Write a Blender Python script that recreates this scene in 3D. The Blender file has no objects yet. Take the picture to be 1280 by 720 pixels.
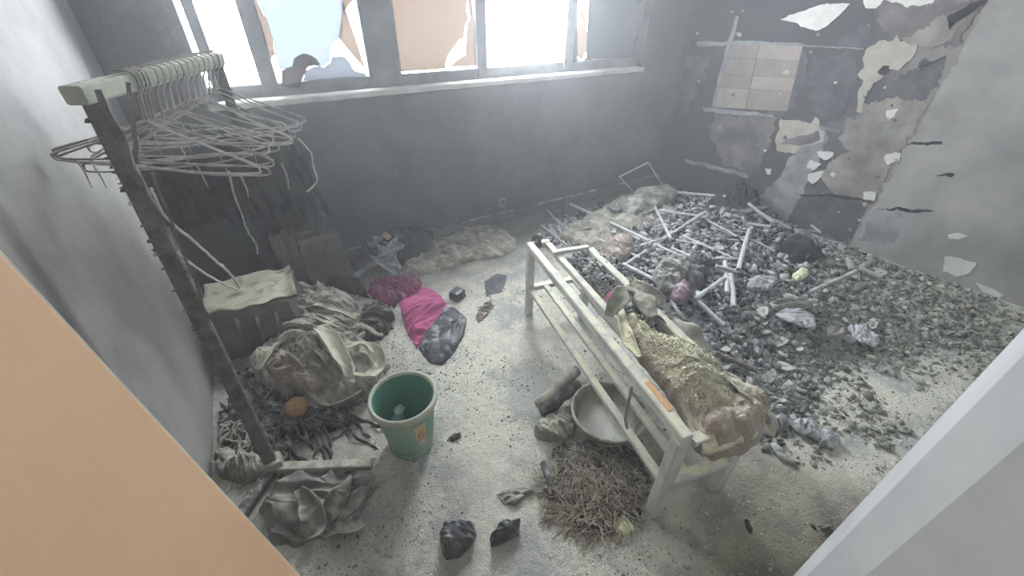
import bpy, math, random
import numpy as np
from mathutils import Vector, noise, Matrix
R = random.Random(11)
rng = np.random.default_rng(5)
S = bpy.context.scene
COL = S.collection

# ------------------------------------------------------------ camera, sky, exposure
CAMZ = 1.6
FPX = 513.4
cam_d = bpy.data.cameras.new('camera'); cam = bpy.data.objects.new('camera', cam_d); COL.objects.link(cam)
_a, _b, _c = [math.radians(v) for v in (30.5, -34.83, 0.14)]
_f = Vector((math.sin(_a)*math.cos(_b), math.cos(_a)*math.cos(_b), math.sin(_b)))
_r0 = Vector((math.cos(_a), -math.sin(_a), 0)); _u0 = _r0.cross(_f)
_r = _r0*math.cos(_c)+_u0*math.sin(_c); _u = -_r0*math.sin(_c)+_u0*math.cos(_c)
cam.matrix_world = Matrix(((_r.x, _u.x, -_f.x, 0), (_r.y, _u.y, -_f.y, 0), (_r.z, _u.z, -_f.z, CAMZ), (0, 0, 0, 1)))
cam_d.lens = 36*FPX/1280; cam_d.sensor_width = 36; cam_d.clip_start = .02
S.camera = cam
w = bpy.data.worlds.new('sky'); S.world = w; w.use_nodes = True
w.node_tree.nodes['Background'].inputs[0].default_value = (0.90, 0.95, 1.0, 1)
w.node_tree.nodes['Background'].inputs[1].default_value = 24.0
S.view_settings.view_transform = 'Standard'; S.view_settings.look = 'None'
S.view_settings.exposure = 1.2; S.view_settings.gamma = 1
S.cycles.use_denoising = True
S.cycles.max_bounces = 8; S.cycles.diffuse_bounces = 5; S.cycles.volume_bounces = 1
S.cycles.transparent_max_bounces = 8
def portal(name, loc, rot, sx, sy):
    l = bpy.data.lights.new(name, 'AREA'); l.shape = 'RECTANGLE'; l.size = sx; l.size_y = sy
    l.cycles.is_portal = True
    o = bpy.data.objects.new(name, l); COL.objects.link(o); o.location = loc; o.rotation_euler = rot
portal('window_daylight', (1.42, 3.16, 1.78), (math.radians(-90), 0, 0), 3.3, 1.35)

# ------------------------------------------------------------ projecting measured points of the place
C0 = Vector((0, 0, CAMZ))
def ray(px, py): return _f*FPX+_r*(px-640)+_u*(360-py)
def at(px, py, z=0.0):
    d = ray(px, py); return C0+d*((z-CAMZ)/d.z)
def aty(px, py, y):
    d = ray(px, py); return C0+d*(y/d.y)
def onwall(px, py, off=0.0):          # the right wall
    P = Vector((3.60-off, 2.93, 0)); n = Vector((1, .11, 0)).normalized()
    d = ray(px, py); return C0+d*(n.dot(P-C0)/n.dot(d))
WN = Vector((-1, -.11, 0)).normalized()

# ------------------------------------------------------------ materials
def mk(name, c1, c2=None, scale=6, rough=.9, bump=.3, bscale=60, dust=None, amt=.5, metal=0, rnd=.0, coord='Object', tone=False, dlo=.2):
    m = bpy.data.materials.new(name); m.use_nodes = True
    nt = m.node_tree; N = nt.nodes; L = nt.links
    b = N['Principled BSDF']; b.inputs['Roughness'].default_value = rough; b.inputs['Metallic'].default_value = metal
    b.inputs['Specular IOR Level'].default_value = .25
    tc = N.new('ShaderNodeTexCoord')
    nz = N.new('ShaderNodeTexNoise'); nz.inputs['Scale'].default_value = scale; nz.inputs['Detail'].default_value = 7; nz.inputs['Roughness'].default_value = .65
    L.new(tc.outputs[coord], nz.inputs['Vector'])
    cr = N.new('ShaderNodeValToRGB'); cr.color_ramp.elements[0].position = .36; cr.color_ramp.elements[1].position = .64
    cr.color_ramp.elements[0].color = (*c1, 1); cr.color_ramp.elements[1].color = (*(c2 or c1), 1)
    L.new(nz.outputs['Fac'], cr.inputs[0]); col = cr.outputs[0]
    if tone:
        at_ = N.new('ShaderNodeAttribute'); at_.attribute_name = 'tone'
        mx = N.new('ShaderNodeMix'); mx.data_type = 'RGBA'; mx.blend_type = 'MULTIPLY'; mx.inputs[0].default_value = 1
        L.new(col, mx.inputs[6]); L.new(at_.outputs['Color'], mx.inputs[7]); col = mx.outputs[2]
    if rnd:
        oi = N.new('ShaderNodeObjectInfo'); mr = N.new('ShaderNodeMapRange'); mr.inputs[3].default_value = 1-rnd; mr.inputs[4].default_value = 1+rnd
        L.new(oi.outputs['Random'], mr.inputs[0])
        hs = N.new('ShaderNodeHueSaturation'); L.new(mr.outputs[0], hs.inputs['Value']); L.new(col, hs.inputs['Color']); col = hs.outputs[0]
    if dust:                           # ash and extinguisher powder settled on what faces up
        ge = N.new('ShaderNodeNewGeometry'); sp = N.new('ShaderNodeSeparateXYZ'); L.new(ge.outputs['Normal'], sp.inputs[0])
        m1 = N.new('ShaderNodeMapRange'); m1.inputs[1].default_value = dlo; m1.inputs[2].default_value = .95; L.new(sp.outputs[2], m1.inputs[0])
        n2 = N.new('ShaderNodeTexNoise'); n2.inputs['Scale'].default_value = scale*2.3; n2.inputs['Detail'].default_value = 8
        L.new(ge.outputs['Position'], n2.inputs['Vector'])
        m2 = N.new('ShaderNodeMapRange'); m2.inputs[1].default_value = .62-.35*amt; m2.inputs[2].default_value = .82-.35*amt; L.new(n2.outputs[0], m2.inputs[0])
        mu = N.new('ShaderNodeMath'); mu.operation = 'MULTIPLY'; L.new(m1.outputs[0], mu.inputs[0]); L.new(m2.outputs[0], mu.inputs[1])
        mx = N.new('ShaderNodeMix'); mx.data_type = 'RGBA'; L.new(mu.outputs[0], mx.inputs[0]); L.new(col, mx.inputs[6]); mx.inputs[7].default_value = (*dust, 1); col = mx.outputs[2]
    L.new(col, b.inputs['Base Color'])
    if bump:
        n3 = N.new('ShaderNodeTexNoise'); n3.inputs['Scale'].default_value = bscale; n3.inputs['Detail'].default_value = 6
        L.new(tc.outputs[coord], n3.inputs['Vector'])
        bp = N.new('ShaderNodeBump'); bp.inputs['Strength'].default_value = bump; bp.inputs['Distance'].default_value = .01
        L.new(n3.outputs[0], bp.inputs['Height']); L.new(bp.outputs[0], b.inputs['Normal'])
    return m
POW = (.62, .60, .44); ASH = (.42, .44, .43); PALE = (.58, .58, .50)
M = {}
M['soot_wall'] = mk('soot_wall', (.026, .025, .028), (.062, .059, .063), 2.2, .8, .25, 40)
M['grey_wall'] = mk('grey_wall', (.21, .205, .195), (.36, .35, .335), 1.6, .7, .15, 25)
M['jamb'] = mk('jamb', (.33, .34, .35), (.46, .47, .46), 1.2, .55, .1, 12)
M['ceil'] = mk('ceil', (.10, .10, .10), (.2, .2, .2), 2)
M['hall'] = mk('hall', (.5, .48, .44), (.55, .53, .5), 2)
M['door'] = mk('door', (.62, .39, .235), (.72, .48, .31), 1.8, .5, .08, 30)
M['door_edge'] = mk('door_edge', (.45, .40, .33), (.6, .55, .45), 5)
M['frame_alu'] = mk('frame_alu', (.10, .105, .12), (.17, .175, .19), 6, .6, .1)
M['sill'] = mk('sill', (.5, .5, .47), (.62, .62, .56), 9)
M['skirt'] = mk('skirt', (.06, .058, .055), (.10, .095, .09), 5, .8, .2, dust=(.3, .3, .27), amt=.5)
M['patch_white'] = mk('patch_white', (.52, .53, .50), (.64, .64, .60), 8, .8, .1)
M['patch_cream'] = mk('patch_cream', (.30, .28, .24), (.42, .39, .34), 8, .8, .1)
M['patch_beige'] = mk('patch_beige', (.15, .14, .13), (.30, .275, .25), 5, .8, .1)
M['sheet_a'] = mk('sheet_a', (.22, .19, .175), (.27, .235, .215), 9, .8, .1)
M['sheet_b'] = mk('sheet_b', (.27, .235, .21), (.33, .29, .265), 9, .8, .1)
M['patch_mauve'] = mk('patch_mauve', (.09, .085, .088), (.20, .18, .18), 4, .8, .1)
M['patch_grey'] = mk('patch_grey', (.15, .155, .165), (.31, .315, .32), 5, .8, .2)
M['patch_slate'] = mk('patch_slate', (.06, .061, .072), (.12, .12, .13), 7, .7, .1)
M['dark_crack'] = mk('dark_crack', (.02, .02, .02), (.03, .03, .03))
M['bar_paint'] = mk('bar_paint', (.30, .31, .24), (.40, .41, .33), 14, .7, .3, 80, dust=(.6, .6, .5), amt=.6)
M['charred_metal'] = mk('charred_metal', (.075, .068, .06), (.16, .15, .14), 20, .8, .6, 90, dust=ASH, amt=.35)
M['bench_metal'] = mk('bench_metal', (.38, .385, .36), (.55, .55, .51), 9, .55, .3, 70, dust=POW, amt=.7)
M['wire'] = mk('wire', (.22, .21, .20), (.45, .44, .40), 30, .7, .3, dust=(.6, .6, .54), amt=.7, rnd=.4)
M['bright_wire'] = mk('bright_wire', (.5, .5, .42), (.62, .61, .5), 20)
M['rod'] = mk('rod', (.27, .28, .28), (.44, .45, .45), 16, .75, .4, 70, dust=(.5, .52, .5), amt=.8, rnd=.35, dlo=.0)
M['white_rod'] = mk('white_rod', (.6, .62, .62), (.7, .7, .7), 16)
M['char'] = mk('char', (.07, .072, .075), (.22, .225, .23), 22, .9, .8, 70, dust=(.46, .47, .45), amt=.8, rnd=.4, tone=False, dlo=.1)
M['chartone'] = mk('chartone', (.55, .55, .56), (1, 1, 1), 22, .9, .8, 80, tone=True)
M['ash_bed'] = mk('ash_bed', (.07, .072, .075), (.30, .31, .30), 9, .95, 1, 50, dust=(.42, .44, .41), amt=.7)
M['straw'] = mk('straw', (.13, .11, .09), (.50, .45, .36), 30, .9, .2)
M['foam'] = mk('foam', (.20, .165, .13), (.33, .28, .24), 8, .95, 1, 90, dust=(.66, .64, .45), amt=1.3, dlo=.25)
M['foam_side'] = mk('foam_side', (.22, .175, .14), (.36, .30, .25), 10, .95, 1, 90, dust=(.5, .46, .36), amt=.7, dlo=.4)
M['c_grey'] = mk('c_grey', (.17, .165, .145), (.34, .33, .28), 10, .95, .6, 120, dust=(.52, .51, .42), amt=.75)
M['c_dark'] = mk('c_dark', (.03, .03, .032), (.075, .072, .07), 8, .9, .5, 90, dust=(.3, .3, .28), amt=.4)
M['c_black'] = mk('c_black', (.016, .016, .018), (.04, .04, .042), 8, .9, .5, 90)
M['c_cream'] = mk('c_cream', (.50, .49, .38), (.64, .62, .50), 9, .9, .4, 110)
M['c_mauve'] = mk('c_mauve', (.24, .19, .18), (.36, .31, .28), 12, .95, .6, 110, dust=(.5, .48, .4), amt=.5)
M['c_sheet'] = mk('c_sheet', (.17, .16, .13), (.28, .27, .22), 7, .95, .4, 110, dust=(.4, .4, .33), amt=.5)
M['c_tarp'] = mk('c_tarp', (.12, .12, .11), (.24, .24, .22), 6, .75, .3, 60, dust=(.42, .42, .36), amt=.6, dlo=.5)
M['pink'] = mk('pink', (.36, .055, .17), (.48, .10, .25), 9, .6, .2, 100)
M['burgundy'] = mk('burgundy', (.12, .02, .06), (.25, .05, .12), 14, .7, .5, 100, dust=(.3, .27, .27), amt=.3)
M['shiny_black'] = mk('shiny_black', (.03, .032, .036), (.08, .08, .088), 9, .45, .3, 60, dust=(.34, .35, .35), amt=.3)
M['foil'] = mk('foil', (.16, .165, .17), (.46, .47, .49), 14, .5, .5, 60, dust=(.45, .46, .46), amt=.5)
M['bucket_out'] = mk('bucket_out', (.17, .34, .26), (.32, .41, .32), 9, .6, .15, 60, dust=(.5, .5, .4), amt=.6)
M['bucket_in'] = mk('bucket_in', (.05, .24, .17), (.08, .30, .22), 7, .5, .1)
M['bucket_rim'] = mk('bucket_rim', (.40, .42, .34), (.52, .52, .42), 12, .7, .2)
M['sticker'] = mk('sticker', (.50, .42, .20), (.55, .48, .30), 30, .7, .1)
M['sticker2'] = mk('sticker2', (.55, .30, .14), (.6, .34, .18), 30, .7, .1)
M['sticker3'] = mk('sticker3', (.42, .44, .40), (.5, .5, .45), 30, .7, .1)
M['bottle'] = mk('bottle', (.40, .47, .46), (.6, .66, .64), 18, .3, .3)
M['orange'] = mk('orange', (.40, .20, .08), (.52, .30, .13), 14, .9, .5, dust=(.45, .4, .3), amt=.3)
M['peach'] = mk('peach', (.55, .33, .26), (.62, .42, .34), 14, .9, .5)
M['bin'] = mk('bin', (.11, .105, .095), (.19, .18, .16), 6, .8, .3, 60, dust=(.45, .45, .34), amt=1.0, dlo=.4)
M['card'] = mk('card', (.07, .065, .06), (.13, .12, .11), 6, .85, .3)
M['suitcase'] = mk('suitcase', (.018, .018, .02), (.035, .035, .036), 6, .8, .4)
M['wood_char'] = mk('wood_char', (.05, .048, .045), (.16, .155, .145), 18, .9, .6, 60, dust=(.35, .35, .32), amt=.45)
M['basin'] = mk('basin', (.16, .15, .13), (.27, .26, .22), 8, .7, .3, 60, dust=(.5, .5, .4), amt=.7)
M['purple'] = mk('purple', (.10, .055, .08), (.20, .13, .16), 12, .7, .4, dust=(.4, .38, .38), amt=.35)
M['yellow_lump'] = mk('yellow_lump', (.55, .57, .36), (.68, .68, .46), 20, .95, 1, 60)
M['twig_dark'] = mk('twig_dark', (.03, .03, .03), (.06, .06, .06), 9)

# floor: cement screed under patches of pale powder, soot by the window wall and a painted bench shadow
def floor_mat():
    m = bpy.data.materials.new('powdered_cement'); m.use_nodes = True; nt = m.node_tree; N = nt.nodes; L = nt.links
    b = N['Principled BSDF']; b.inputs['Roughness'].default_value = .85; b.inputs['Specular IOR Level'].default_value = .2
    tc = N.new('ShaderNodeTexCoord')
    def nz(sc, det=7, ro=.6):
        n = N.new('ShaderNodeTexNoise'); n.inputs['Scale'].default_value = sc; n.inputs['Detail'].default_value = det; n.inputs['Roughness'].default_value = ro
        L.new(tc.outputs['Object'], n.inputs['Vector']); return n.outputs[0]
    def mr(v, a, c, lo=0, hi=1):
        n = N.new('ShaderNodeMapRange'); n.interpolation_type = 'SMOOTHSTEP'; n.inputs[1].default_value = a; n.inputs[2].default_value = c; n.inputs[3].default_value = lo; n.inputs[4].default_value = hi
        L.new(v, n.inputs[0]); return n.outputs[0]
    def mix(f, a, c):
        n = N.new('ShaderNodeMix'); n.data_type = 'RGBA'; L.new(f, n.inputs[0])
        for s, v in ((6, a), (7, c)):
            if isinstance(v, tuple): n.inputs[s].default_value = (*v, 1)
            else: L.new(v, n.inputs[s])
        return n.outputs[2]
    def math_(op, a, c):
        n = N.new('ShaderNodeMath'); n.operation = op
        for i, v in enumerate((a, c)):
            if isinstance(v, (int, float)): n.inputs[i].default_value = v
            else: L.new(v, n.inputs[i])
        return n.outputs[0]
    sx = N.new('ShaderNodeSeparateXYZ'); L.new(tc.outputs['Object'], sx.inputs[0])
    cem = mix(mr(nz(4), .35, .65), (.34, .345, .335), (.47, .475, .45))
    powd = mix(mr(nz(14), .3, .7), (.48, .475, .41), (.66, .65, .56))
    powd = mix(mr(nz(2.2), .42, .62), powd, (.64, .63, .53))
    c = mix(mr(nz(3.1, 10, .68), .40, .52), cem, powd)
    # fine dark crumbs trodden into the powder
    c = mix(mr(nz(75, 3, .6), .60, .70, 0, .6), c, (.22, .21, .18))
    # bench shadow painted brown on the floor beside its near end, and soot near the window wall
    d1 = N.new('ShaderNodeVectorMath'); d1.operation = 'DISTANCE'; L.new(tc.outputs['Object'], d1.inputs[0]); d1.inputs[1].default_value = (1.22, .12, 0)
    bench_shade = mr(math_('ADD', d1.outputs['Value'], math_('MULTIPLY', nz(4), .5)), .45, .85, .75, 0)
    c = mix(bench_shade, c, mix(mr(nz(9), .35, .65), (.16, .14, .11), (.30, .27, .20)))
    so = mr(math_('ADD', sx.outputs[1], math_('MULTIPLY', nz(3), .9)), 2.35, 3.15, 0, .85)
    c = mix(so, c, (.06, .058, .055))
    L.new(c, b.inputs['Base Color'])
    bp = N.new('ShaderNodeBump'); bp.inputs['Strength'].default_value = 1; bp.inputs['Distance'].default_value = .012
    L.new(math_('ADD', nz(45), math_('MULTIPLY', nz(160, 3), .6)), bp.inputs['Height']); L.new(bp.outputs[0], b.inputs['Normal'])
    return m
M['floor'] = floor_mat()
# right wall paint: soot-black towards the window corner, brownish grey further on, mottled
def rwall_mat():
    m = bpy.data.materials.new('sooty_plaster'); m.use_nodes = True; nt = m.node_tree; N = nt.nodes; L = nt.links
    b = N['Principled BSDF']; b.inputs['Roughness'].default_value = .8; b.inputs['Specular IOR Level'].default_value = .2
    tc = N.new('ShaderNodeTexCoord'); sx = N.new('ShaderNodeSeparateXYZ'); L.new(tc.outputs['Object'], sx.inputs[0])
    n = N.new('ShaderNodeTexNoise'); n.inputs['Scale'].default_value = 2.6; n.inputs['Detail'].default_value = 7; L.new(tc.outputs['Object'], n.inputs['Vector'])
    mu = N.new('ShaderNodeMath'); mu.operation = 'MULTIPLY_ADD'; L.new(n.outputs[0], mu.inputs[0]); mu.inputs[1].default_value = 1.3; L.new(sx.outputs[1], mu.inputs[2])
    cr = N.new('ShaderNodeValToRGB'); e = cr.color_ramp.elements
    e[0].position = .0; e[0].color = (.26, .25, .235, 1); e[1].position = 1; e[1].color = (.055, .055, .062, 1)
    k = cr.color_ramp.elements.new(.35); k.color = (.21, .20, .19, 1)
    k = cr.color_ramp.elements.new(.5); k.color = (.085, .085, .09, 1)
    mr = N.new('ShaderNodeMapRange'); mr.inputs[1].default_value = 1.2; mr.inputs[2].default_value = 3.2; L.new(mu.outputs[0], mr.inputs[0]); L.new(mr.outputs[0], cr.inputs[0])
    L.new(cr.outputs[0], b.inputs['Base Color'])
    n3 = N.new('ShaderNodeTexNoise'); n3.inputs['Scale'].default_value = 30; L.new(tc.outputs['Object'], n3.inputs['Vector'])
    bp = N.new('ShaderNodeBump'); bp.inputs['Strength'].default_value = .25; bp.inputs['Distance'].default_value = .01; L.new(n3.outputs[0], bp.inputs['Height']); L.new(bp.outputs[0], b.inputs['Normal'])
    return m
M['rwall'] = rwall_mat()
def glass_mat(name, col, alpha, rough=.15):
    m = bpy.data.materials.new(name); m.use_nodes = True; nt = m.node_tree; N = nt.nodes; L = nt.links
    N.remove(N['Principled BSDF']); out = N['Material Output']
    tr = N.new('ShaderNodeBsdfTranslucent'); tr.inputs[0].default_value = (*col, 1)
    df = N.new('ShaderNodeBsdfDiffuse'); df.inputs[0].default_value = (*[min(1, c*1.0) for c in col], 1)
    tp = N.new('ShaderNodeBsdfTransparent'); tp.inputs[0].default_value = (*[min(1, c*3) for c in col], 1)
    a1 = N.new('ShaderNodeMixShader'); a1.inputs[0].default_value = .12; L.new(tr.outputs[0], a1.inputs[1]); L.new(df.outputs[0], a1.inputs[2])
    a2 = N.new('ShaderNodeMixShader'); a2.inputs[0].default_value = alpha; L.new(a1.outputs[0], a2.inputs[1]); L.new(tp.outputs[0], a2.inputs[2])
    L.new(a2.outputs[0], out.inputs[0]); return m
M['glass_blue'] = glass_mat('glass_blue', (.135, .145, .152), .0)
M['glass_tan'] = glass_mat('glass_tan', (.120, .100, .084), .0)
M['glass_dark'] = glass_mat('glass_dark', (.025, .027, .031), .0)
M['glass_brown'] = glass_mat('glass_brown', (.07, .06, .058), .0)
M['glass_grey'] = glass_mat('glass_grey', (.10, .105, .115), .0)

# ------------------------------------------------------------ mesh helpers
class MB:
    def __init__(s): s.v = []; s.f = []
    def add(s, vs, fs):
        n = len(s.v); s.v += [tuple(v) for v in vs]; s.f += [tuple(i+n for i in f) for f in fs]; return s
    def box(s, x0, y0, z0, x1, y1, z1):
        vs = [(x, y, z) for z in (z0, z1) for y in (y0, y1) for x in (x0, x1)]
        return s.add(vs, [(0, 2, 3, 1), (4, 5, 7, 6), (0, 1, 5, 4), (2, 6, 7, 3), (0, 4, 6, 2), (1, 3, 7, 5)])
    def beam(s, a, b, w, h, up=(0, 0, 1), off=(0, 0)):
        a = Vector(a); b = Vector(b); d = (b-a).normalized(); x = d.cross(Vector(up)).normalized(); y = x.cross(d).normalized()
        c = min(w, h)*.12
        pr = [(-w/2+c, -h/2), (w/2-c, -h/2), (w/2, -h/2+c), (w/2, h/2-c), (w/2-c, h/2), (-w/2+c, h/2), (-w/2, h/2-c), (-w/2, -h/2+c)]
        vs = [p+x*(q[0]+off[0])+y*(q[1]+off[1]) for p in (a, b) for q in pr]
        fs = [(i, (i+1) % 8, 8+(i+1) % 8, 8+i) for i in range(8)]+[tuple(range(7, -1, -1)), tuple(range(8, 16))]
        return s.add(vs, fs)
    def tube(s, pts, r, n=6, flat=1.0, cap=True):
        pts = [Vector(p) for p in pts]; m = len(pts); vs = []; prev = None
        for i, p in enumerate(pts):
            d = (pts[min(i+1, m-1)]-pts[max(i-1, 0)]).normalized()
            if prev is None: x = d.orthogonal().normalized()
            else:
                x = prev-d*prev.dot(d); x = x.normalized() if x.length > 1e-6 else d.orthogonal().normalized()
            prev = x; y = d.cross(x); rr = r[i] if hasattr(r, '__len__') else r
            for k in range(n):
                t = 2*math.pi*k/n; vs.append(p+x*(math.cos(t)*rr)+y*(math.sin(t)*rr*flat))
        fs = [(i*n+k, i*n+(k+1) % n, (i+1)*n+(k+1) % n, (i+1)*n+k) for i in range(m-1) for k in range(n)]
        if cap: fs += [tuple(range(n-1, -1, -1)), tuple(range((m-1)*n, m*n))]
        return s.add(vs, fs)
    def grid(s, P, closed=False):     # P rows of points
        a = len(P); b = len(P[0]); fs = [(i*b+j, i*b+(j+1) % b, (i+1)*b+(j+1) % b, (i+1)*b+j) for i in range(a-1) for j in range(b if closed else b-1)]
        return s.add([p for r in P for p in r], fs)
    def lathe(s, prof, c, n=40, squash=None):
        P = []
        for r, z in prof:
            P.append([Vector((c[0]+r*math.cos(2*math.pi*k/n), c[1]+r*math.sin(2*math.pi*k/n), c[2]+z)) for k in range(n)])
        return s.grid(P, True)
    def prism(s, pts, nrm, t):
        pts = [Vector(p) for p in pts]; n = len(pts); o = Vector(nrm)*t
        vs = pts+[p+o for p in pts]
        return s.add(vs, [tuple(range(n)), tuple(range(2*n-1, n-1, -1))]+[(i, i+n, (i+1) % n+n, (i+1) % n) for i in range(n)])
    def build(s, name, mat, parent=None, smooth=False, sol=0, bevel=0, loc=None):
        me = bpy.data.meshes.new(name); me.from_pydata(s.v, [], s.f); me.update()
        o = bpy.data.objects.new(name, me); COL.objects.link(o); me.materials.append(M[mat])
        if loc is None and parent is None and s.v:
            A = np.array(s.v); loc = ((A[:, 0].min()+A[:, 0].max())/2, (A[:, 1].min()+A[:, 1].max())/2, A[:, 2].min())
        if loc is not None and parent is None:
            me.transform(Matrix.Translation(-Vector(loc))); o.location = loc
        if parent is not None:
            o.parent = parent
            me.transform(Matrix.Translation(-Vector(parent.location)))   # roots carry translation only when built
        import bmesh
        bm = bmesh.new(); bm.from_mesh(me); bmesh.ops.recalc_face_normals(bm, faces=bm.faces); bm.to_mesh(me); bm.free()
        if smooth: me.shade_smooth()
        if sol:
            k = o.modifiers.new('s', 'SOLIDIFY'); k.thickness = sol; k.offset = 0
        if bevel:
            k = o.modifiers.new('b', 'BEVEL'); k.width = bevel; k.segments = 2; k.limit_method = 'ANGLE'
        return o
def tag(o, label=None, cat=None, group=None, kind=None):
    if label: o['label'] = label
    if cat: o['category'] = cat
    if group: o['group'] = group
    if kind: o['kind'] = kind
    return o
def empty(name, loc, label, cat, group=None):
    o = bpy.data.objects.new(name, None); COL.objects.link(o); o.location = loc; o.empty_display_size = .05
    return tag(o, label, cat, group)
def nf(x, y, z=0, sc=1.0): return noise.noise(Vector((x*sc, y*sc, z*sc)))
def frac(x, y, z=0, o=4): return noise.fractal(Vector((x, y, z)), 1.0, 2.1, o)

# ------------------------------------------------------------ the setting
def FZ(x, y):        # floor relief
    return .006*frac(x*5, y*5, 3.3, 4)
xs = np.linspace(-.62, 4.05, 200); ys = np.linspace(-.5, 2.95, 150)
tag(MB().grid([[Vector((x, y, FZ(x, y))) for x in xs] for y in ys]).build('floor', 'floor', smooth=True, loc=(0, 0, 0)), kind='structure')
tag(MB().box(-.75, -3, -.15, 4.2, 3.2, -.02).build('floor_slab', 'floor', loc=(0, 0, 0)), kind='structure')
WT = 2.42; OX0 = -.19; OX1 = 3.04; SZ = 1.12
b = MB()
b.box(-.75, 2.93, -.02, 4.2, 3.15, SZ); b.box(-.75, 2.93, WT, 4.2, 3.15, 2.75)
b.box(-.75, 2.93, SZ, OX0, 3.15, WT); b.box(OX1, 2.93, SZ, 4.2, 3.15, WT)
wb = tag(b.build('wall_back', 'soot_wall', loc=(0, 0, 0)), kind='structure')
tag(MB().box(-.75, -.6, -.02, -.58, 2.93, 2.75).build('wall_left', 'grey_wall', loc=(0, 0, 0)), kind='structure')
n_ = Vector((1, .11, 0)).normalized()
p0 = Vector((3.60, 2.93, -.02)); p1 = Vector((3.60+.11*3.5, 2.93-3.5, -.02))
wr = tag(MB().prism([p0, p1, p1+n_*.15, p0+n_*.15], (0, 0, 1), 2.77).build('wall_right', 'rwall', loc=(0, 0, 0)), kind='structure')
tag(MB().box(-.75, -3, 2.7, 4.3, 3.2, 2.85).build('ceiling', 'ceil', loc=(0, 0, 0)), kind='structure')
tag(MB().prism([(.80, .017, -.02), (4.3, .017, -.02), (4.3, -.75, -.02), (.3, -.75, -.02)], (0, 0, 1), 2.77).build('wall_front', 'jamb', bevel=.09, loc=(0, 0, 0)), kind='structure')
tag(MB().box(-.75, -.75, -.02, -.56, -.2, 2.75).box(-.56, -.35, 2.1, .80, -.05, 2.75).build('trim_1', 'jamb', loc=(0, 0, 0)), kind='structure')
tag(MB().box(-2.5, -3, -.02, 4, -2.9, 2.75).build('wall_added_hall', 'hall', loc=(0, 0, 0)), kind='structure')  # unseen hall wall added to limit light flooding in behind the camera
tag(MB().box(-.85, -3, -.02, -.75, -.6, 2.75).box(3.9, -3, -.02, 4.0, -.6, 1.9).build('wall_added_hall_end', 'hall', loc=(0, 0, 0)), kind='structure')  # added unseen ends; right one stops short to let some daylight in
# skirting along the window wall: a dark ledge with ash on its top
tag(MB().beam((-.58, 2.915, .045), (3.6, 2.915, .045), .03, .09).build('baseboard_back', 'skirt', loc=(0, 0, 0)), kind='structure')
# window sill
P = [[Vector((x, y, SZ+.012+.004*nf(x*9, y*9)+z)) for x in np.linspace(OX0-.02, OX1+.02, 90)] for y, z in ((2.915, -.03), (2.912, -.002), (2.92, .006), (3.0, .006), (3.02, -.03))]
sill = tag(MB().grid(P).build('trim_2', 'sill', loc=(0, 0, 0)), kind='structure')

# window
win = bpy.data.objects.new('window_1', None); COL.objects.link(win); win.location = (1.42, 3.02, SZ); tag(win, kind='structure')
YF = 3.02
def wx(px, py, y=YF): return aty(px, py, y)
b = MB()
zb = SZ+.01; zr = SZ+.085
b.box(OX0, YF-.01, zb, OX1, YF+.05, zr)                      # bottom rail
b.box(OX0, YF-.01, WT-.06, OX1, YF+.05, WT)
xl = wx(240, 0).x
b.box(OX0+.025, YF-.01, zb, xl, YF+.05, WT)                       # leaves the bright slit at the reveal
b.box(wx(800, 0).x, YF-.01, zb, OX1, YF+.05, WT)
b.build('frame', 'frame_alu', win)
def member(name, pxl, pxr, py, y0, y1, x2=None):
    a = wx(pxl, py).x; c = wx(pxr, py).x
    MB().box(a, YF+y0, zb+.02, c, YF+y1, WT-.02).build(name, 'frame_alu', win, bevel=.004)
member('mullion', 322, 344, 92, -.012, .045)
member('mullion', 459, 500, 84, -.025, .045)
member('mullion', 596, 608, 84, -.02, .045)
member('mullion', 703, 714, 82, -.025, .045)
def pane(name, pts, mat, y=YF+.015, ext=False):
    P = [wx(px, py, y) for px, py in pts]
    MB().prism(P, (0, 1, 0), .004).build(name, mat, win)
def up(px, py, z, y=YF+.015):       # pixel that carries the same x at greater height
    return wx(px, py, y)
def pane2(name, pts, mat, y, ztop):
    P = [wx(px, py, y) for px, py in pts]
    a, c = P[0], P[-1]
    P = [Vector((a.x, y, ztop))]+P+[Vector((c.x, y, ztop))]
    MB().prism(P, (0, 1, 0), .004).build(name, mat, win)
pane2('glass_pane', [(321, 0), (327, 11), (332, 22), (337, 38), (341, 50), (343, 60), (344, 68), (350, 87), (366, 85), (380, 80), (401, 84), (408, 81), (413, 75), (413, 62), (416, 56), (422, 50), (426, 46), (428, 20), (428, 0)], 'glass_blue', YF+.02, WT-.05)
pane2('glass_shard', [(306, 0), (330, 94), (336, 94), (338, 80), (340, 72), (344, 68), (341, 50), (332, 22), (321, 0)], 'glass_tan', YF+.024, WT-.05)
pane2('glass_shard', [(428, 0), (428, 15), (436, 30), (446, 52), (457, 86), (452, 82), (440, 66), (428, 54), (423, 48), (428, 40), (427, 20), (441, 0)][::-1], 'glass_tan', YF+.026, 1.9)
pane('glass_shard', [(352, 108), (352, 88), (359, 85), (366, 83), (367, 74), (372, 70), (380, 67), (389, 69), (396, 74), (401, 81), (393, 82), (385, 84), (380, 95), (374, 110)], 'glass_brown', 3.0)
pane('glass_shard', [(374, 112), (383, 88), (392, 83), (405, 84), (413, 78), (415, 71), (430, 70), (437, 77), (443, 88), (458, 92), (458, 106)], 'glass_grey', YF+.012)
pane2('glass_pane', [(484, 0), (497, 90), (558, 86), (557, 80), (562, 66), (568, 60), (574, 50), (580, 48), (582, 30), (586, 24), (583, 12), (584, 0)], 'glass_tan', YF+.02, WT-.05)
pane2('glass_shard', [(585, 0), (588, 24), (584, 30), (583, 50), (582, 68), (570, 76), (562, 84), (595, 82), (590, 0)][::-1], 'glass_tan', YF+.022, 1.9)
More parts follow.
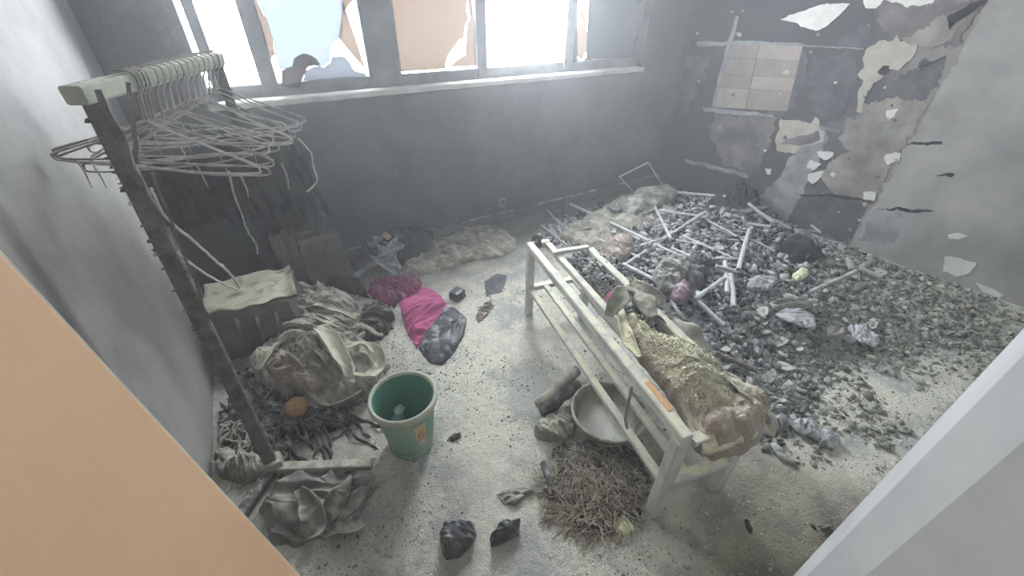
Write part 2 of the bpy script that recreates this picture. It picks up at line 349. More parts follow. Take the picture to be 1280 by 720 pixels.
pane2('glass_pane', [(721, 0), (725, 10), (723, 35), (722, 60), (723, 72), (728, 76), (735, 65), (735, 45), (731, 25), (727, 5), (800, 0), (797, 86), (712, 86), (718, 0)][::1][9:] if False else [(736, 0), (733, 72), (800, 72), (802, 0)], 'glass_dark', YF+.02, WT-.05)
pane2('glass_pane', [(717, 0), (712, 84), (722, 84), (722, 0)], 'glass_dark', YF+.02, WT-.05)
pane('glass_shard', [(727, 2), (722, 40), (721, 70), (727, 75), (736, 60), (733, 30)], 'glass_tan', YF+.021)
pane('glass_pane', [(721, 74), (712, 86), (804, 84), (801, 70), (736, 70), (727, 76)], 'glass_dark', YF+.02)
pane('window_ledge', [(740, 74), (740, 76), (790, 74), (790, 72)], 'sill', YF+.01)

# marks, pasted sheets and peeled plaster on the right wall
def flake(name, pts, mat, t=.003, rag=.0, curl=0):
    P = []
    q = [Vector((*p, 0)) for p in pts]
    for i, p in enumerate(q):
        e = q[(i+1) % len(q)]; k = max(1, int((e-p).length/3.5)) if rag else 1
        for j in range(k):
            r = p.lerp(e, j/k)
            P.append((r.x+rag*(nf(r.x*.09, r.y*.09, 1.3)*2.6+nf(r.x*.31, r.y*.31, 2.3)*1.7), r.y+rag*(nf(r.x*.1, r.y*.1, 7.7)*2.6+nf(r.x*.33, r.y*.33, 5.3)*1.7)))
    V = [onwall(x, y, 0) for x, y in P]
    return MB().prism(V, WN, t).build(name, mat, wr)
flake('plaster_panel', [(1236, 0), (1205, 60), (1170, 120), (1135, 182), (1112, 222), (1088, 262), (1063, 306), (1060, 420), (1700, 700), (1700, -400), (1400, -300)], 'grey_wall', .012, 2)
flake('plaster_patch', [(1080, 130), (1120, 120), (1160, 130), (1132, 180), (1110, 215), (1085, 255), (1040, 240), (1025, 215), (1060, 190), (1062, 165)], 'patch_beige', .005, 2.5)
flake('plaster_patch', [(1085, 0), (1230, 0), (1200, 55), (1160, 60), (1120, 50), (1100, 25)], 'patch_mauve', .005, 3)
flake('paint_flake', [(976, 24), (990, 18), (1008, 13), (1020, 7), (1042, 4), (1062, 4), (1057, 13), (1046, 22), (1034, 33), (1020, 38), (1006, 34), (994, 28)], 'patch_white', .009, .6)
flake('paint_flake', [(1075, -6), (1084, 10), (1094, 10), (1104, 2), (1120, 3), (1132, 8), (1165, 5), (1180, -6)], 'patch_white', .006, 1)
flake('paint_flake', [(1086, 58), (1100, 50), (1114, 51), (1122, 44), (1127, 52), (1148, 56), (1140, 75), (1124, 88), (1106, 84), (1102, 98), (1092, 105), (1082, 122), (1078, 140), (1070, 140), (1073, 118), (1080, 100), (1071, 93), (1080, 86), (1078, 72)], 'patch_cream', .006, 1)
flake('paint_flake', [(1097, 90), (1104, 82), (1112, 82), (1111, 90), (1101, 94)], 'dark_crack', .0065)
flake('paint_flake', [(1128, 50), (1180, 20), (1206, 22), (1190, 48), (1160, 60)], 'patch_beige', .0065, 2)
# the pasted notice: six faded tan sheets inside a pale outline
def quad(u0, v0, u1, v1):
    A, B, Cq, D = Vector((910, 53, 0)), Vector((1004, 57, 0)), Vector((984, 139, 0)), Vector((894, 134, 0))
    f = lambda u, v: (A.lerp(B, u)).lerp(D.lerp(Cq, u), v)[:2]
    return [f(u0, v0), f(u1, v0), f(u1, v1), f(u0, v1)]
for i, (u0, u1) in enumerate(((.0, .42), (.425, 1.0))):
    for j, (v0, v1) in enumerate(((.0, .23), (.235, .49), (.495, .69), (.695, 1.0))):
        flake('paper_sheet', quad(u0, v0, u1, v1), ('sheet_a', 'sheet_b')[(i+j*1) % 2 if j != 1 else 0], .004+.001*((i+j) % 2))
for pts in ([(871, 52), (873, 58), (935, 56), (1004, 58), (1004, 54), (930, 51)], [(920, 20), (925, 21), (912, 66), (893, 134), (889, 134), (906, 66)], [(878, 134), (880, 139), (905, 142), (968, 147), (968, 143), (905, 136)],
            [(857, 199), (857, 203), (890, 211), (936, 222), (932, 217), (885, 204)], [(1024, 157), (1022, 161), (1050, 166), (1052, 162)], [(1004, 56), (1004, 58), (1080, 62), (1080, 60)]):
    flake('tape_strip', pts, 'patch_grey', .006, .5)
flake('plaster_patch', [(893, 142), (972, 148), (966, 170), (950, 205), (935, 218), (905, 205), (886, 170)], 'patch_mauve', .003, 2)
flake('plaster_patch', [(1027, 162), (1036, 163), (1030, 185), (1006, 235), (985, 280), (960, 290), (940, 262), (950, 250), (978, 215), (1000, 180)], 'patch_grey', .004, 2)
flake('paint_flake', [(976, 149), (1000, 150), (1014, 154), (1020, 145), (1025, 148), (1025, 160), (1032, 166), (1028, 180), (1004, 182), (994, 190), (972, 190), (970, 176)], 'patch_cream', .007, 1)
flake('paint_flake', [(975, 180), (990, 172), (1024, 164), (1026, 176), (1000, 182)], 'patch_mauve', .0075, .6)
for pts in ([(1022, 189), (1042, 190), (1042, 197), (1034, 200), (1024, 195)], [(1010, 217), (1030, 213), (1026, 222), (1016, 230), (1009, 224)], [(957, 211), (964, 211), (964, 217), (959, 217)], [(954, 186), (959, 187), (956, 190)], [(1106, 194), (1120, 190), (1127, 192), (1124, 200), (1110, 206), (1106, 200)],
            [(1080, 240), (1094, 240), (1092, 250), (1081, 248)], [(1108, 138), (1122, 135), (1118, 146), (1110, 150)], [(1090, 157), (1112, 155), (1115, 164), (1098, 167)], [(1014, 200), (1026, 206), (1018, 212), (1008, 208)]):
    flake('paint_flake', pts, 'patch_white' if pts[0][0] != 1090 else 'patch_grey', .006, .7)
flake('plaster_patch', [(1003, 244), (1040, 244), (1088, 251), (1076, 275), (1058, 305), (1030, 292), (990, 278), (990, 262)], 'patch_slate', .005, .7)
flake('plaster_patch', [(1095, 258), (1128, 263), (1130, 290), (1115, 305), (1075, 302)], 'patch_grey', .014, 2)
for pts in ([(1000, 243), (1000, 245), (1040, 245), (1060, 248), (1088, 252), (1088, 250), (1060, 245), (1040, 242)], [(1088, 262), (1100, 261), (1150, 265), (1170, 264), (1160, 262), (1120, 259)], [(1132, 182), (1144, 180), (1178, 180), (1178, 177), (1144, 177)],
            [(1170, 219), (1190, 221), (1195, 217), (1185, 216)], [(1186, 36), (1232, 0), (1224, 0), (1184, 20)]):
    flake('crack', pts, 'dark_crack', .0135, .8)
flake('paint_flake', [(1181, 320), (1190, 320), (1222, 328), (1213, 341), (1196, 345), (1180, 338)], 'patch_white', .016, .5)
flake('paint_flake', [(1220, 352), (1240, 360), (1256, 368), (1250, 372), (1228, 364)], 'patch_white', .016, .5)
flake('paint_flake', [(1186, 293), (1198, 291), (1210, 294), (1200, 298), (1188, 298)], 'patch_white', .016, .5)
flake('tape_strip', [(1212, 380), (1240, 389), (1262, 392), (1250, 393), (1225, 388)], 'patch_white', .018, .5)

# small chips of paint left on the burnt area
for k in range(60):
    cx = R.uniform(860, 1130); cy = R.uniform(10, 300)
    if cy > 215+.38*(cx-830) or cx > 1235-.57*cy: continue
    sz = R.uniform(1.2, 4.5); st_ = R.uniform(0, 6)
    flake('paint_chip', [(cx+sz*R.uniform(.5, 1.3)*math.cos(st_+a*1.05), cy+sz*R.uniform(.4, 1)*math.sin(st_+a*1.05)) for a in range(6)], R.choice(('patch_cream', 'patch_grey', 'patch_white', 'patch_slate', 'patch_beige')), .0075)
# soot-smeared remains of paint between the bigger patches
for pts, mt in (([(940, 60), (1010, 62), (1006, 100), (980, 150), (960, 140)], 'patch_slate'), ([(1018, 70), (1070, 66), (1068, 110), (1050, 150), (1020, 140), (1010, 100)], 'patch_slate'),
                ([(1040, 60), (1066, 20), (1090, 14), (1092, 40), (1072, 62)], 'patch_slate'), ([(1130, 90), (1160, 84), (1150, 120), (1120, 135), (1100, 120)], 'patch_slate'),
                ([(1060, 150), (1085, 150), (1082, 180), (1060, 190), (1046, 170)], 'patch_grey'), ([(1150, 80), (1185, 70), (1170, 110), (1150, 130)], 'patch_slate'), ([(850, 70), (885, 72), (872, 120), (852, 150)], 'patch_slate')):
    flake('soot_patch', pts, mt, .0025, 3)

# socket ring on the window wall
c = aty(628, 253, 2.93)
pts = [c+Vector((.035*math.cos(t), -.004, .035*math.sin(t))) for t in np.linspace(0, 2*math.pi, 25)]
MB().tube(pts, .005, 5).build('socket_ring', 'patch_beige', wb)

# orange door leaf
e0 = aty(375, 720, .5); e1 = aty(0, 315, .5); dd = (e1-e0).normalized()
eb = e0-dd*(e0.z-.02)/dd.z; et = e1+dd*.5
hb = Vector((-.50, -.42, 0))
dr = bpy.data.objects.new('door_1', None); COL.objects.link(dr); dr.location = (eb.x, eb.y, 0); tag(dr, kind='structure')
dv = Vector((-.21, -.78, 0))
nrm = dd.cross(dv).normalized()
if nrm.x > 0: nrm = -nrm
MB().prism([eb, et, et+dv, eb+dv], nrm, .035).build('door_panel', 'door', dr, bevel=.002)
ev = dv.normalized()
MB().prism([eb+nrm*.001-ev*.003, et+nrm*.001-ev*.003, et+nrm*.034-ev*.003, eb+nrm*.034-ev*.003], ev, .004).build('door_edge', 'door_edge', dr)
g1 = onp = None

# ------------------------------------------------------------ debris heap
def gs(x, y, cx, cy, sx, sy): return math.exp(-((x-cx)/sx)**2-((y-cy)/sy)**2)
def PH(x, y):                            # height of the ash bed
    e = .20*gs(x, y, 2.45, 1.65, .62, .62)+.19*gs(x, y, 3.25, 1.85, .45, .45)+.12*gs(x, y, 2.0, 1.05, .42, .42)+.10*gs(x, y, 2.7, .95, .55, .45)+.07*gs(x, y, 3.3, .7, .55, .6)+.05*gs(x, y, 1.75, .55, .25, .25)
    e += .05*gs(x, y, 2.2, 2.4, .5, .3)
    e += .02*frac(x*4, y*4, 1.1, 5)+.012*frac(x*14, y*14, 4.1, 3)*min(1, e/.06)
    bx = 1.12+.19*(y-.35)+.13              # stay clear of the bench
    e *= max(0, min(1, (x-bx-.02)/.15))
    e *= max(.0, min(1, (y+.10+.35*max(0, 2.3-x))/.25))
    return e-.035
def onheap(px, py, dz=0.0):
    z = .1
    for _ in range(12):
        p = at(px, py, z+dz); z = .5*z+.5*max(PH(p.x, p.y), 0)
    return at(px, py, z+dz)
xs = np.arange(1.2, 3.95, .016); ys = np.arange(-.15, 2.9, .016)
H = [[PH(x, y) for x in xs] for y in ys]
vid = {}; vs = []; fs = []
def gv(i, j):
    if (i, j) not in vid:
        vid[(i, j)] = len(vs); vs.append((xs[j], ys[i], H[i][j]))
    return vid[(i, j)]
for i in range(len(ys)-1):
    for j in range(len(xs)-1):
        if max(H[i][j], H[i+1][j], H[i][j+1], H[i+1][j+1]) > -.012 and xs[j+1] < 3.60+.11*(2.93-ys[i]):
            fs.append((gv(i, j), gv(i, j+1), gv(i+1, j+1), gv(i+1, j)))
tag(MB().add(vs, fs).build('ash_heap', 'ash_bed', smooth=True), 'low heap of grey ash and burnt rubble covering the floor between bench and right wall', 'ash heap', kind='stuff')

# chunk shapes
def ico():
    t = (1+5**.5)/2
    v = np.array([(-1, t, 0), (1, t, 0), (-1, -t, 0), (1, -t, 0), (0, -1, t), (0, 1, t), (0, -1, -t), (0, 1, -t), (t, 0, -1), (t, 0, 1), (-t, 0, -1), (-t, 0, 1)], float)
    v /= np.linalg.norm(v[0])
    f = [(0, 11, 5), (0, 5, 1), (0, 1, 7), (0, 7, 10), (0, 10, 11), (1, 5, 9), (5, 11, 4), (11, 10, 2), (10, 7, 6), (7, 1, 8), (3, 9, 4), (3, 4, 2), (3, 2, 6), (3, 6, 8), (3, 8, 9), (4, 9, 5), (2, 4, 11), (6, 2, 10), (8, 6, 7), (9, 8, 1)]
    return v, f
IV, IF = ico()
CH = []
for k in range(14):
    v = IV*(1+rng.uniform(-.55, .55, (12, 1)))*np.array([1, rng.uniform(.4, .9), rng.uniform(.12, .3) if k % 2 else rng.uniform(.4, .8)])
    CH.append(v)
def subdiv_chunk(v):                 # 80-face version, jagged
    me = {}; V = [tuple(p) for p in v]; F = []
    def mid(a, b):
        k = (min(a, b), max(a, b))
        if k not in me:
            p = (np.array(V[a])+np.array(V[b]))/2; p = p*(1+R.uniform(-.16, .20)); me[k] = len(V); V.append(tuple(p))
        return me[k]
    for a, b, c in IF:
        x, y, z = mid(a, b), mid(b, c), mid(c, a); F += [(a, x, z), (b, y, x), (c, z, y), (x, y, z)]
    return V, F
def rotm(rx, ry, rz):
    return np.array(Matrix.Rotation(rz, 3, 'Z') @ Matrix.Rotation(ry, 3, 'Y') @ Matrix.Rotation(rx, 3, 'X'))
def chunks(name, items, mat, label, cat, tint=True):
    # items (x, y, z, size, tone rgb)
    V = []; Fc = []; T = []; n = 0
    IFa = np.array(IF)
    for (x, y, z, s, t) in items:
        v = CH[R.randrange(14)]@rotm(R.uniform(-.9, .9), R.uniform(-.9, .9), R.uniform(0, 6.28)).T*s+np.array([x, y, z])
        V.append(v); Fc.append(IFa+n); n += 12; T.append(np.tile(np.array([*t, 1.0]), (12, 1)))
    V = np.vstack(V); Fc = np.vstack(Fc); T = np.vstack(T)
    me = bpy.data.meshes.new(name); me.vertices.add(len(V)); me.vertices.foreach_set('co', V.ravel())
    me.loops.add(len(Fc)*3); me.loops.foreach_set('vertex_index', Fc.ravel().astype(np.int32))
    me.polygons.add(len(Fc)); me.polygons.foreach_set('loop_start', np.arange(0, len(Fc)*3, 3, dtype=np.int32))
    me.update(calc_edges=True); me.validate()
    a = me.attributes.new('tone', 'FLOAT_COLOR', 'POINT'); a.data.foreach_set('color', T.ravel())
    me.materials.append(M[mat]); o = bpy.data.objects.new(name, me); COL.objects.link(o)
    return tag(o, label, cat, kind='stuff')
def tone_at(x, y):
    # charred black in the middle of the heap, ash grey around, yellowish powder nearer the door wall
    k = R.random(); yel = min(1, max(0, (1.2-y)/.8+(x-3.0)*.4+R.uniform(-.3, .25)))
    g = R.choice((.03, .05, .08, .12, .2, .3, .42, .55)) if k < .85 else R.uniform(.35, .5)
    c = np.array([g, g*1.03, g*1.03]); p = np.array([.47, .47, .36])*R.uniform(.5, 1.1)
    return c*(1-yel*.75)+p*yel*.75
items = []
while len(items) < 26000:
    x = R.uniform(1.3, 3.85); y = R.uniform(-.1, 2.75)
    h = PH(x, y)
    if x > 3.55+.11*(2.93-y) or h < -.028 or y < .05: continue
    if h < 0 and R.random() < .6: continue
    if x < 2.75 and y > 2.0 and R.random() < .8: continue
    s = min(.045, R.expovariate(1/.0088)+.005)
    if y < 1.0: s *= .75
    items.append((x, y, max(h, 0)+s*.25, s, tone_at(x, y)))
chunks('rubble', items, 'chartone', 'small black and ash grey crumbs of burnt rubble strewn all over the heap', 'rubble')
items = []
while len(items) < 32000:
    x = R.uniform(-.5, 3.8); y = R.uniform(-.1, 2.75)
    d = frac(x*1.7, y*1.7, 9.1, 3)
    if R.random() > .5+d: continue
    if PH(x, y) > .01 or (x > .78 and y < .04) or x > 3.56+.11*(2.93-y): continue
    s = min(.009, R.expovariate(1/.0018)+.0015)
    g = R.choice((.72, .66, .6, .52, .42, .24)); c = np.array([g, g*.97, g*.8])
    items.append((x, y, FZ(x, y)+s*.1, s, c))
chunks('powder_crumbs', items, 'chartone', 'pale crumbs of extinguisher powder and plaster scattered over the floor', 'crumbs')

# larger fragments, singly
protos = []
for k in range(10):
    v = IV*(1+rng.uniform(-.3, .35, (12, 1)))*np.array([1, rng.uniform(.5, .9), rng.uniform(.28, .6)])
    V, F = subdiv_chunk(v); me = bpy.data.meshes.new('charred_fragment'); me.from_pydata(V, [], F); me.update(); me.materials.append(M['char']); protos.append(me)
placed = []
tries = 0
while len(placed) < 230 and tries < 20000:
    tries += 1
    x = R.uniform(1.4, 3.7); y = R.uniform(.0, 2.3); h = PH(x, y)
    if h < .01 or x > 3.5+.11*(2.93-y): continue
    s = R.uniform(.018, .042)
    if any((x-a)**2+(y-b_)**2 < (.8*(s+c_))**2 for a, b_, c_ in placed): continue
    placed.append((x, y, s))
    o = bpy.data.objects.new('charred_fragment', protos[len(placed) % 10]); COL.objects.link(o)
    o.location = (x, y, h+s*.28); o.scale = (s, s, s); o.rotation_euler = (R.uniform(-.5, .5), R.uniform(-.5, .5), R.uniform(0, 6.28))
    big = 'large' if s > .034 else ('mid-sized' if s > .026 else 'small')
    zone = ('among the metal rods at the back of the heap' if y > 1.6 and x < 2.9 else 'at the back of the heap beside the right wall' if y > 1.6 else 'close behind the bench' if x < 2.1 else 'in the middle of the heap' if x < 2.9 and y > .8 else 'at the near thin edge of the heap' if x < 2.9 else 'at the right end of the heap')
    tag(o, f'{big} charred ash-dusted lump {zone}', 'fragment', f'{big} charred fragments {zone}')

M['flake'] = mk('flake', (.26, .27, .27), (.46, .47, .45), 18, .9, .6, 60, dust=(.52, .53, .48), amt=.8, rnd=.3)
fl = []
for k in range(6):
    n = 9; rr_ = [R.uniform(.6, 1.1) for _ in range(n)]
    P = [[Vector((rr_[j]*math.cos(6.283*j/n)*t, rr_[j]*.65*math.sin(6.283*j/n)*t, .12*t*t*math.sin(6.283*j/n+k)+.10*R.random())) for j in range(n)] for t in (.02, .55, 1)]
    P.append([p-Vector((0, 0, .14)) for p in P[-1]]); mb = MB().grid(P, True); mb.f.append(tuple(range(len(mb.v)-n, len(mb.v))))
    me = bpy.data.meshes.new('ash_flake'); me.from_pydata(mb.v, [], mb.f); me.update(); me.materials.append(M['flake']); fl.append(me)
k = 0; tries = 0
while k < 110 and tries < 9000:
    tries += 1
    x = R.uniform(1.45, 3.7); y = R.uniform(.05, 2.3); h = PH(x, y)
    if h < .015 or x > 3.5+.11*(2.93-y): continue
    s = R.uniform(.025, .06); k += 1
    if any((x-a)**2+(y-b_)**2 < (.6*(s+c_))**2 for a, b_, c_ in placed): continue
    placed.append((x, y, s))
    o = bpy.data.objects.new('ash_flake', fl[k % 6]); COL.objects.link(o); o.location = (x, y, h+.022); o.scale = (s, s, s); o.rotation_euler = (R.uniform(-.45, .45), R.uniform(-.45, .45), R.uniform(0, 6.28))
    big = 'broad' if s > .042 else 'small'
    zone = 'among the rods at the back of the heap' if y > 1.6 and x < 2.9 else 'at the back of the heap by the right wall' if y > 1.6 else 'close behind the bench' if x < 2.1 else 'in the middle of the heap' if x < 2.9 and y > .8 else 'at the near thin edge of the heap' if x < 2.9 else 'at the right end of the heap'
    tag(o, f'{big} pale grey curled ash flake {zone}', 'flake', f'{big} pale ash flakes {zone}')

# ------------------------------------------------------------ rods in the heap
RG = 'loose rods in the heap'
GL = 'thin ash-grey metal rod lying in the tangle of rods on the heap'
def rod(a, b, r=.009, label=GL, z0=.04, z1=.04, mat='rod', group=RG, name='metal_rod', cat='rod', hollow=True):
    r *= 1.12
    A = onheap(*a, z0); B = onheap(*b, z1)
    m = A.lerp(B, .5)+Vector((R.uniform(-.004, .004), R.uniform(-.004, .004), R.uniform(-.004, .004)))
    lo = (A+B)/2
    # both ends rest at their own height; lift until it clears the bed
    lift = 0
    for t in (0, .25, .5, .75, 1):
        p = A.lerp(B, t); lift = max(lift, PH(p.x, p.y)+r-p.z)
    A.z += lift*.6; B.z += lift*.6; m.z += lift*.6
    o = MB().tube([A, m, B], r, 8).build(name, mat, smooth=False)
    return tag(o, label, cat, group)
rod((813, 237), (909, 246), .010, 'long pale rod across the back of the heap, ending left near the window wall', .06, .08, group=None)
rod((905, 245), (980, 246), .009, 'thin straight rod along the top back edge of the heap, reaching the right wall', .10, .10, group=None)
rod((823, 265), (962, 286), .012, 'long grey rod crossing the upper heap left to right below the back rods', .05, .06, group=None)
rod((882, 265), (780, 332), .011, 'long grey rod slanting down left across the middle of the heap', .09, .05, group=None)
rod((713, 255), (811, 301), .010, 'long thin rod slanting from the window wall towards the heap centre', .08, .05, group=None)
rod((727, 261), (800, 300), .009, 'second of the paired thin rods slanting from the window wall', group=None)
rod((811, 243), (839, 299), .010, 'pale greenish rod leaning steeply at the back left of the heap', .12, .04, group=None)
rod((779, 330), (822, 352), .012, 'thick grey rod end poking towards the purple cloth lump', .05, .04, group=None)
rod((937, 287), (923, 337), .013, 'short thick pale rod standing out right of the tangle, tilted upright', .08, .05, group=None)
rod((906, 327), (909, 366), .012, 'left one of the two parallel pale green tubes on the heap', .06, .05, group=None)
rod((913, 343), (917, 384), .014, 'right and nearer one of the two parallel pale green tubes on the heap', .06, .05, group=None)
rod((906, 347), (868, 374), .012, 'short grey rod running down left from the two green tubes', .06, .04, group=None)
rod((895, 333), (919, 339), .012, 'stub of pale tube lying just above the two green tubes', .08, .08, group=None)
rod((912, 228), (936, 240), .013, 'short clean white tube sticking up against the right wall', .16, .13, 'white_rod', None, 'plastic_tube', 'tube')
RL = ['thin rod just left of the upright-tilted pale rod', 'thin rod touching the top of the upright-tilted pale rod', 'rod slanting right below the long upper grey rod', 'rod slanting down right through the middle of the rod tangle', 'dark short horizontal rod above the two green tubes', 'short rod left of the two green tubes, pointing down right', 'short rod below the purple ball near the mattress cover', 'upper of two short dark parallel rods left of the purple ball', 'lower of two short dark parallel rods left of the purple ball', 'short rod crossing under the long left-slanting rod', 'thin rod left of the long left-slanting rod, rising to the right', 'rod running down right from the top of the left-slanting rod', 'rod continuing the long thin rod from the window wall', 'rod above the pinkish grey cloth lump', 'thin short rod in the middle of the tangle, nearly level', 'short rod just left of the stub above the green tubes', 'short rod at the foot of the slate patch on the right wall', 'short rod between the tilted rod and the low black lump', 'short rod left of the tall black lump at the wall', '']
for a, b in (((875, 296), (924, 301)), ((900, 287), (939, 292)), ((894, 285), (930, 299)), ((854, 295), (915, 322)), ((881, 323), (924, 324)), ((878, 314), (891, 342)),
             ((839, 376), (857, 400)), ((802, 363), (833, 364)), ((800, 368), (828, 369)), ((839, 310), (866, 322)), ((799, 308), (830, 298)), ((887, 277), (932, 302)), ((811, 301), (846, 318)),
             ((750, 300), (800, 322)), ((845, 300), (880, 306)), ((860, 330), (885, 345)), ((1000, 288), (1025, 289)), ((940, 300), (975, 318)), ((915, 262), (955, 270))):
    RL.append(RL.pop(0)); rod(a, b, R.uniform(.006, .010), RL[-1], z0=R.uniform(.02, .06), z1=R.uniform(.02, .05))
rod((873, 377), (905, 407), .012, 'dark charred rod below the purple lump, pointing down right', .05, .03, group=None)
rod((990, 261), (1026, 291), .008, 'thin bent rod leaning against the dark slate patch of the right wall', .10, .05, group=None)
rod((935, 254), (966, 278), .012, 'dark rod slanting right from the burnt lump at the wall', .10, .07, group=None)
rod((950, 266), (988, 286), .011, 'brown-grey rod below the grey streak on the right wall', .08, .06, group=None)
rod((1012, 365), (1070, 339), .011, 'long grey rod lying alone on the right part of the heap', .06, .07, group=None)
rod((1060, 322), (1064, 336), .016, 'short thick stub standing upright near the right end of the heap', .08, .04, group=None)
rod((1075, 335), (1100, 346), .013, 'pale stub lying beside the upright stub at the right end of the heap', .06, .04, group=None)
rod((895, 441), (946, 463), .013, 'charred black rod lying in the rubble behind the powdered mattress', .04, .04, 'charred_metal', None)
def frod(a, b, r=.008, z0=.01, z1=.01, label='thin grey rod lying on the sooty floor left of the heap by the window wall', group='rods on the sooty floor', mat='rod'):
    A = at(*a, z0+r); B = at(*b, z1+r)
    tag(MB().tube([A, B], r, 7).build('metal_rod', mat), label, 'rod', group)
frod((684, 262), (703, 284), label='short rod on the floor left of the upright dark rod', group=None)
frod((677, 282), (709, 307), .010, label='rod on the sooty floor right behind the far end of the bench', group=None)
frod((710, 296), (752, 323), .011, label='thick rod leading from the short plank to the bench crossbar', group=None)
frod((692, 272), (730, 300), .008, label='thin rod on the floor passing in front of the upright dark rod', group=None)
frod((705, 268), (740, 292), .008, label='thin rod starting at the foot of the upright dark rod', group=None)
tag(MB().tube([at(705, 269, .01), at(705, 269, .01)+Vector((0, 0, .16))], .011, 7).build('metal_rod', 'charred_metal'), 'dark rod standing upright on the floor near the window wall', 'rod')
# bent frame leaning in the far corner
cr = empty('metal_stand', at(790, 238, 0), 'thin bent dark metal frame leaning in the far corner behind the heap', 'frame')
for k, (a, b, za, zb_) in enumerate((((774, 221), (810, 203), .25, .38), ((774, 221), (790, 238), .25, .1), ((811, 204), (831, 237), .38, .12))):
    pa = aty(*a, 2.80); pb = aty(*b, 2.80 if k != 2 else 2.74)
    MB().tube([pa, pb], .007, 6).build('bar', 'rod', cr)

# planks and flat sheet remains at the back left of the heap
def plank(a, b, wd, th, label, z0=.03, z1=.03, mat='wood_char', name='charred_plank', cat='plank', group=None):
    A = onheap(*a, z0); B = onheap(*b, z1); d = (B-A).normalized(); n = Vector((-d.y, d.x, 0)).normalized()
    P = []
    m = 16
    for i in range(m+1):
        t = i/m; c = A.lerp(B, t); rw = [c+n*(wd*(u-.5)*(1+.12*nf(t*7+u*30, label.__len__(), 3)))+Vector((0, 0, .008*nf(t*5, u*2, wd*90))) for u in (0, .33, .66, 1)]
        P.append(rw)
    return tag(MB().grid(P).build(name, mat, sol=th), label, cat, group)
plank((720, 305), (815, 262), .07, .02, 'long dark charred plank with a pale top at the back left of the heap', .04, .06)
plank((705, 290), (752, 283), .05, .02, 'short charred plank on the floor beside the upright rod', .02, .03)
plank((765, 262), (822, 240), .10, .012, 'bent burnt slat arching over the back left of the heap', .10, .10)
plank((740, 308), (830, 278), .09, .01, 'wide ash-covered board lying between the rods at the back left of the heap', .01, .02)
plank((926, 266), (958, 258), .08, .03, 'flat brown board remnant under the burnt lump at the right wall', .05, .08)

# ------------------------------------------------------------ soft things: star-shaped blobs from measured outlines
def resample(pts, n):
    q = [Vector((p.x, p.y)) for p in pts]; L = [0]
    for i in range(len(q)): L.append(L[-1]+(q[(i+1) % len(q)]-q[i]).length)
    out = []; k = 0
    for j in range(n):
        s = L[-1]*j/n
        while L[k+1] < s: k += 1
        t = (s-L[k])/max(1e-9, L[k+1]-L[k]); out.append(q[k].lerp(q[(k+1) % len(q)], t))
    return out
def blob(name, px, Hh, mat, label, cat, seed=0, fold=.02, fs=14, ang=0, an=2.5, style='drape', z=0, base=None, power=.45, n=150, m=46, parent=None, group=None, rag=.008, centre=None, lean=.35, sol=0):
    """draped cloth or lump standing on z (or on base(x, y)) with the measured outline"""
    O = [at(x, y, z+Hh*.12) for x, y in px]; B = resample(O, n)
    B = [(B[i-1]+B[i]*2+B[(i+1) % n])/4 for i in range(n)]
    c = Vector((sum(p.x for p in B)/n, sum(p.y for p in B)/n)) if centre is None else Vector(at(*centre, z)[:2])
    ca, sa = math.cos(ang), math.sin(ang)
    P = []
    for i in range(m+1):
        t = (i/m)
        row = []
        for j in range(n):
            b_ = B[j]; rg = 1+rag*8*nf(b_.x*30, b_.y*30, seed)*t
            p = c+(b_-c)*(t*rg)
            u = (p.x*ca+p.y*sa)*fs; v = (-p.x*sa+p.y*ca)*fs/an
            wu = u+1.3*nf(u*.5, v*.5, seed+5); wv = v+1.3*nf(u*.5, v*.5, seed+9)
            if style == 'drape':
                f = (1-abs(nf(wu, wv, seed))*2.6)+.5*(1-abs(nf(wu*2.1, wv*2.1, seed+3))*2.6)+.28*(1-abs(nf(wu*4.6, wv*4.6, seed+8))*2.6)-.7
            elif style == 'crumple':
                d, _ = noise.voronoi(Vector((wu*.6, wv*.6, seed))); f = (d[1]-d[0])*2.2-.5+.5*(1-abs(nf(wu*1.5, wv*1.5, seed))*2.4)
            else:
                f = frac(wu*.5, wv*.5, seed, 5)*1.6+.8*frac(wu*2.5, wv*2.5, seed+4, 4)
            pr = (1-t**(2.2))**power if t < 1 else 0
            bs = base(p.x, p.y) if base else 0
            zz = z+bs+Hh*pr*(1+.35*nf(p.x*7, p.y*7, seed))+fold*f*min(1, pr*2.2)
            o2 = fold*.9*nf(wu*1.1, wv*1.1, seed+21)*pr*lean*3
            X = p.x+o2; Y = min(2.885, p.y-o2*.6); X = max(-.565, min(X, 3.58+.11*(2.93-Y)))
            row.append(Vector((X, Y, max(zz, z+bs+.002))))
        P.append(row)
    # underside
    P.append([Vector((q.x, q.y, q.z-.004)) for q in P[-1]]); 
    mb = MB().grid(P, True)
    mb.f.append(tuple(range(len(mb.v)-n, len(mb.v))))
    o = mb.build(name, mat, parent, smooth=(style != 'crumple'))
    if parent is None: tag(o, label, cat, group)
    elif label: tag(o, label)
    return o
